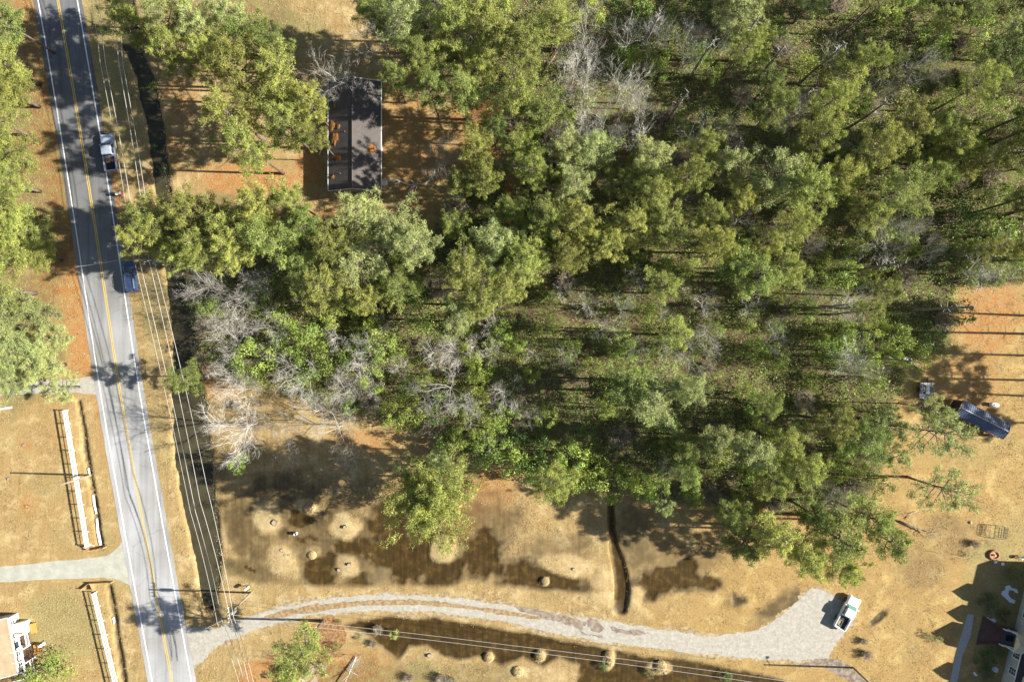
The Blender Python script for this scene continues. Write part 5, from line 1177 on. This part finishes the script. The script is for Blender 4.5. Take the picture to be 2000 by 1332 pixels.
cable([(165, -60, 9), (196, 125, 8.6), (262, 508, 9.), (372, 1000, 8.4), (424, 1215, 8.4), (470, 1345, 8.4)], 0, .025, 'overhead cable nearest the road edge', g_)
cable([(175, -60, 9), (206, 125, 8.6), (272, 508, 9.), (382, 1000, 8.4), (434, 1213, 8.4), (482, 1345, 8.4)], 0, .035, 'second overhead cable from the road', g_)
cable([(206, -60, 9.6), (232, 125, 9.6), (291, 508, 9.6), (391, 980, 9.4), (449, 1205, 9.4), (488, 1345, 9.4)], 0, .032, 'third overhead cable from the road, passing over both roadside poles', g_)
cable([(214, -60, 9.6), (240, 125, 9.6), (301, 508, 9.6), (404, 950, 9.4), (456, 1205, 9.4), (498, 1345, 9.4)], 0, .03, 'overhead cable farthest from the road', g_)
cable([(450, 1200, 8.5), (1000, 1260, 7.6), (1620, 1342, 8.5)], 0, .022, 'upper of the two overhead cables crossing the lower pond', 'overhead cables over the pond')
cable([(450, 1209, 8.5), (1000, 1269, 7.4), (1580, 1348, 8.5)], 0, .022, 'lower of the two overhead cables crossing the lower pond', 'overhead cables over the pond')
cable([(293, 508, 9), (230, 508, 8.), (150, 521, 7.)], 0, .025, 'thin service cable crossing the road above the dark blue car', 'service cables')
cable([(449, 1208, 9), (400, 1228, 8.2)], 0, .025, 'short service cable left of the transformer pole', 'service cables')
# ------------------------------------------------------------ mailboxes, stumps, small things
def mailbox(u, v, rz, post_m, label, cover=None):
    p = W(u, v); o = empty('mailbox', (p.x, p.y, 0), rz, label, 'mailbox'); MB().box((0, 0, .5), (.11, .11, 1.0)).build('post', post_m, o)
    b = MB(); prof = [(-.13, 0), (.13, 0), (.13, .16)]+[(.13*math.cos(t), .16+.13*math.sin(t)) for t in np.linspace(.3, 2.8, 7)]+[(-.13, .16)]
    b.rings([[(x, q[0]*1.3, 1.0+q[1]*1.2) for q in prof] for x in (-.38, .38)]); bo = b.build('box', M['white'], o)
    MB().box((.1, -.19, 1.3), (.04, .02, .2)).build('flag', M['red'], bo)
    MB().box((-.395, 0, 1.1), (.02, .28, .3)).build('door', M['white'], bo)
    if cover: MB().box((0, 0, .5), (.5, .5, .9)).build('cover', cover, o, bevel=.05)
mailbox(487, 1144, R(35), M['wood'], 'white mailbox beside the curved gravel drive entrance')
mailbox(238, 381, R(20), M['white'], 'white mailbox with a red cover around its post on the road shoulder', M['red'])
def stump(u, v, r, h, label, m=M['stone']):
    p = W(u, v); z0 = ground_height(p.x, p.y); rs_ = np.random.RandomState(int(u)); n = 12; lb = rs_.uniform(.8, 1.25, n)
    r *= .75; h *= .5; rg = [[(math.cos(6.283*k/n)*r*q*lb[k], math.sin(6.283*k/n)*r*q*lb[k], z) for k in range(n)] for z, q in ((-.05, 1.35), (h*.4, 1.0), (h, .9))]
    o = empty('tree_stump', (p.x, p.y, z0), rs_.uniform(0, 6), label, 'tree stump', 'stumps on the flooded lawn'); MB().rings(rg).build('bark', M['bark'], o)
    MB().add([(q[0]*.97, q[1]*.97, h+.006) for q in rg[2]], [tuple(range(n))]).build('cut_face', m, o)
stump(536, 1020, .55, .5, 'broad grey stump on the pale island nearest the ditch'); stump(674, 1028, .35, .7, 'tall stump on the round pale island'); stump(682, 1101, .35, .6, 'upper stump of the pair in the muddy scrub patch'); stump(662, 1112, .35, .6, 'lower stump of the pair in the muddy scrub patch')
stump(550, 1074, .35, .2, 'low round stump on the lower pale island'); stump(557, 1084, .25, .15, 'small low stump below the low round one'); stump(564, 1083, .2, .15, 'smallest low stump on the lower pale island'); stump(1120, 1110, .3, .35, 'stump on the long pale island left of the channel')
stump(605, 991, .4, .3, 'split stump on the highest pale island'); stump(838, 1278, .4, .5, 'dark stump at the left end of the lower pond'); stump(47, 869, .25, .35, 'small pale stump high on the left lawn'); stump(17, 935, .3, .35, 'pale stump at the left edge of the left lawn'); stump(53, 988, .3, .35, 'orange-rimmed stump in the middle of the left lawn', M['orangewood'])
stump(1813, 742, .3, .3, 'small pale stump right of the cage trailer') ; stump(1300, 1312, .4, .4, 'pale stump at the pond edge near the lower frame')
p = W(579, 1041); o = empty('tree_guard', (p.x, p.y, 0), 0, 'short white plastic tube standing in the flooded lawn', 'tube')
MB().tube([(0, 0, -.1), (0, 0, .75)], .26, 14, cap=False).tube([(0, 0, -.1), (0, 0, .74)], .2, 14, cap=False).build('tube', M['white'], o); MB().tube([(0, 0, .0), (0, 0, .5)], .07, 8).build('stem', M['bark'], o)
# grass mounds
def mound_mesh(seed, r):
    rs_ = np.random.RandomState(seed); n = 700; a = rs_.uniform(0, 6.28, n); q = np.sqrt(rs_.rand(n))*r; C = np.stack([np.cos(a)*q, np.sin(a)*q, .35*np.sqrt(np.clip(1-(q/r)**2, 0, 1))], 1)
    D = C*np.array([1.2, 1.2, 1])+np.array([0, 0, .8]); Vx, Fx = cards(rs_, C, D, .26, .07, .5); return np_mesh('tussock_blades', Vx, Fx, [M['drygrass']])
TM = [mound_mesh(i, .8) for i in range(2)]
def dome(r, h, m):
    return MB().rings([[(math.cos(a)*r*math.cos(e), math.sin(a)*r*math.cos(e), h*math.sin(e)) for a in np.linspace(0, 6.283, 16, endpoint=False)] for e in np.linspace(0, 1.5, 6)]).mesh('tussock_base', m, True)
DMm = dome(.78, .3, M['drygrass'])
for u, v, s, lb in [(1065, 1134, .8, 'small round tussock in the muddy pool left of the channel'), (955, 1283, .95, 'left of two round straw-coloured tussocks in the lower pond'), (1055, 1279, 1.05, 'right of two round straw-coloured tussocks in the lower pond'), (1012, 1310, 1.1, 'wide tussock below the two in the lower pond'),
                    (1190, 1278, .9, 'upper tussock at the shaded end of the lower pond'), (1192, 1292, .8, 'lower tussock at the shaded end of the lower pond'),
                    (605, 992, 1.2, 'tussock on the highest pale island of the flooded lawn'), (1290, 1300, 1.2, 'tussock at the pond edge near the lower frame'), (610, 1083, .9, 'low tussock in the middle of the flooded lawn')]:
    p = W(u, v); o = empty('grass_tussock', (p.x, p.y, ground_height(p.x, p.y)-.02), prng.uniform(0, 6), lb, 'grass tussock', 'dry grass tussocks', s); link('base', DMm, o); link('blades', TM[prng.randrange(2)], o)
# logs and limbs
log('log', [(695, 1282, .1), (688, 1300, .4), (680, 1318, .7), (670, 1340, .9)], .17, M['barkw'], 'pale leaning dead trunk below the mulch bed', twigs=6, sd=1)
log('log', [(600, 1226, .1), (604, 1240, .8), (607, 1258, 1.6)], .22, M['barkg'], 'short grey leaning trunk above the dark pine by the drive', twigs=2, sd=2)
log('log', [(604, 1306, .1), (592, 1326, .6), (584, 1345, .9)], .16, M['barkw'], 'pale dead trunk at the bottom frame below the dark pine', twigs=4, sd=3)
log('deadwood', [(745, 357, .1), (775, 352, .3), (800, 362, .3), (830, 358, .4), (845, 350, .5), (850, 332, .8)], .13, M['barkg'], 'crooked fallen limb across the yard behind the shingle-roofed house', 'branch', twigs=9, sd=4)
log('deadwood', [(793, 383, .1), (803, 366, .2), (818, 360, .3), (838, 358, .3)], .14, M['barkw'], 'pale crooked limb below the dark one in the back yard', 'branch', twigs=4, sd=5)
log('log', [(1755, 1017, .2), (1780, 1027, .5), (1808, 1037, .8), (1822, 1042, .9)], .16, M['snag'], 'dark fallen pole reaching out from the wood corner onto the lawn', twigs=7, sd=6)
log('deadwood', [(1768, 1012, .1), (1780, 1003, .2), (1792, 998, .2)], .06, M['barkw'], 'thin pale branch above the dark fallen pole', 'branch', twigs=5, sd=7)
log('log', [(530, 700, .3), (548, 702, .3)], .3, M['barkw'], 'short pale log among the scrub, right of the bare trees')
log('log', [(700, 700, .2), (704, 740, .6), (706, 770, .8)], .09, M['barkw'], 'thin upright-lying pale pole in the middle of the scrub')
log('log', [(690, 633, .2), (722, 648, .4)], .12, M['creampaint'], 'yellowish stripped log in the scrub below the pale pines')
log('log', [(1290, 930, .2), (1315, 915, .5)], .12, M['barkw'], 'pale log end near the lower boundary of the wood')
log('log', [(1060, 145, .2), (1090, 100, .5)], .14, M['wood'], 'tan log in the upper wood near the bare grey trees')
log('log', [(1500, 700, .2), (1560, 708, .3)], .14, M['snag'], 'grey log lying level in the lower right wood')
log('log', [(1885, 1090, .1), (1810, 1075, .1)], .03, M['wood'], 'thin dry stalk lying on the lawn left of the planter', 'stalk', twigs=8, sd=9)
# planter and ornaments
p = W(1940, 1083); o = empty('round_planter', (p.x, p.y, 0), 0, 'round terracotta ring planter on the lawn above the large white house', 'planter')
MB().tube([(math.cos(a)*.75, math.sin(a)*.65, .2) for a in np.linspace(0, 6.283, 20)], .17, 8).build('ring', M['terracotta'], o, smooth=True); MB().tube([(0, 0, 0), (0, 0, .16)], .66, 16).build('soil', M['wood'], o); MB().tube([(0, 0, .1), (0, 0, .6)], .15, 8).build('plant_stalk', M['barkg'], o)
for i, (u, v, lb) in enumerate([(1944, 1097, 'white rounded stone below the terracotta planter'), (1958, 1101, 'white rounded stone between planter and house corner'), (1895, 1010+10, 'pale flat stone on the lawn left of the pen frame'), (1898, 1058, 'small pale stone left of the planter')]):
    p = W(u, v); rs_ = np.random.RandomState(i); tag(MB().rings([[(math.cos(a)*.3*math.cos(e)*(1+.15*math.sin(3*a+i)), math.sin(a)*.26*math.cos(e), .24*math.sin(e)) for a in np.linspace(0, 6.283, 12, endpoint=False)] for e in np.linspace(-.2, 1.5, 6)]).build('garden_stone', M['white'] if i < 2 else M['stone'], None, (p.x, p.y, 0), True), lb, 'stone')
p = W(1994, 1088); o = empty('garden_chair', (p.x, p.y, 0), R(30), 'white garden chair on the lawn near the right frame', 'chair')
MB().box((0, 0, .42), (.5, .5, .05)).build('seat', M['white'], o, bevel=.02); MB().box((.25, 0, .72), (.05, .5, .6)).build('backrest', M['white'], o, bevel=.02)
for x in (-.2, .2):
    for y in (-.2, .2): MB().box((x, y, .2), (.05, .05, .4)).build('leg', M['white'], o)
p = W(1982, 1087); o = empty('flower_pot', (p.x, p.y, 0), 0, 'dark flower pot left of the white garden chair', 'pot'); MB().tube([(0, 0, 0), (0, 0, .4)], [.2, .28], 14).build('pot', M['terracotta'], o); MB().tube([(0, 0, .36), (0, 0, .41)], .24, 12).build('soil', M['bark'], o)
# snow remnants
def snow(pts, label, z=.05, sd=0): sheet('snow_patch', pts, z, M['snow'], .06, .15, sd, .05, label, 'snow', None, 'patches of leftover snow')
snow([(171, 915), (174, 914), (177, 930), (174, 931)], 'shortest snow strip in the ditch, by the plain wooden pole', -.02)
snow([(180, 966), (184, 965), (186, 985), (190, 1003), (186, 1004), (182, 985)], 'middle snow strip along the ditch by the long white fence', .0)
snow([(187, 1013), (191, 1012), (193, 1035), (199, 1064), (194, 1065), (189, 1040)], 'longest snow strip at the lower end of the fence ditch', .0)
snow([(219, 1206), (223, 1204), (225, 1215), (222, 1220)], 'small snow patch in the ditch below the left driveway', .0)
snow([(1964, 1144), (1972, 1142), (1976, 1147), (1986, 1150), (1989, 1157), (1984, 1158), (1978, 1153), (1971, 1152), (1969, 1160), (1975, 1168), (1983, 1172), (1981, 1178), (1972, 1176), (1962, 1166), (1956, 1160), (1958, 1154), (1963, 1152)], 'C-shaped snow patch in the house shadow', .03)
snow([(1924, 1205), (1930, 1205), (1934, 1209), (1940, 1207), (1946, 1211), (1943, 1215), (1934, 1213), (1926, 1210)], 'curved snow patch beside the brick steps', .03)
snow([(1938, 1303), (1944, 1301), (1950, 1306), (1948, 1313), (1941, 1311), (1937, 1307)], 'small round snow patch by the house wall', .03)
snow([(1900, 1313), (1904, 1311), (1907, 1316), (1910, 1317), (1906, 1320), (1902, 1317)], 'tiny snow patch on the shaded lawn right of the path', .03)
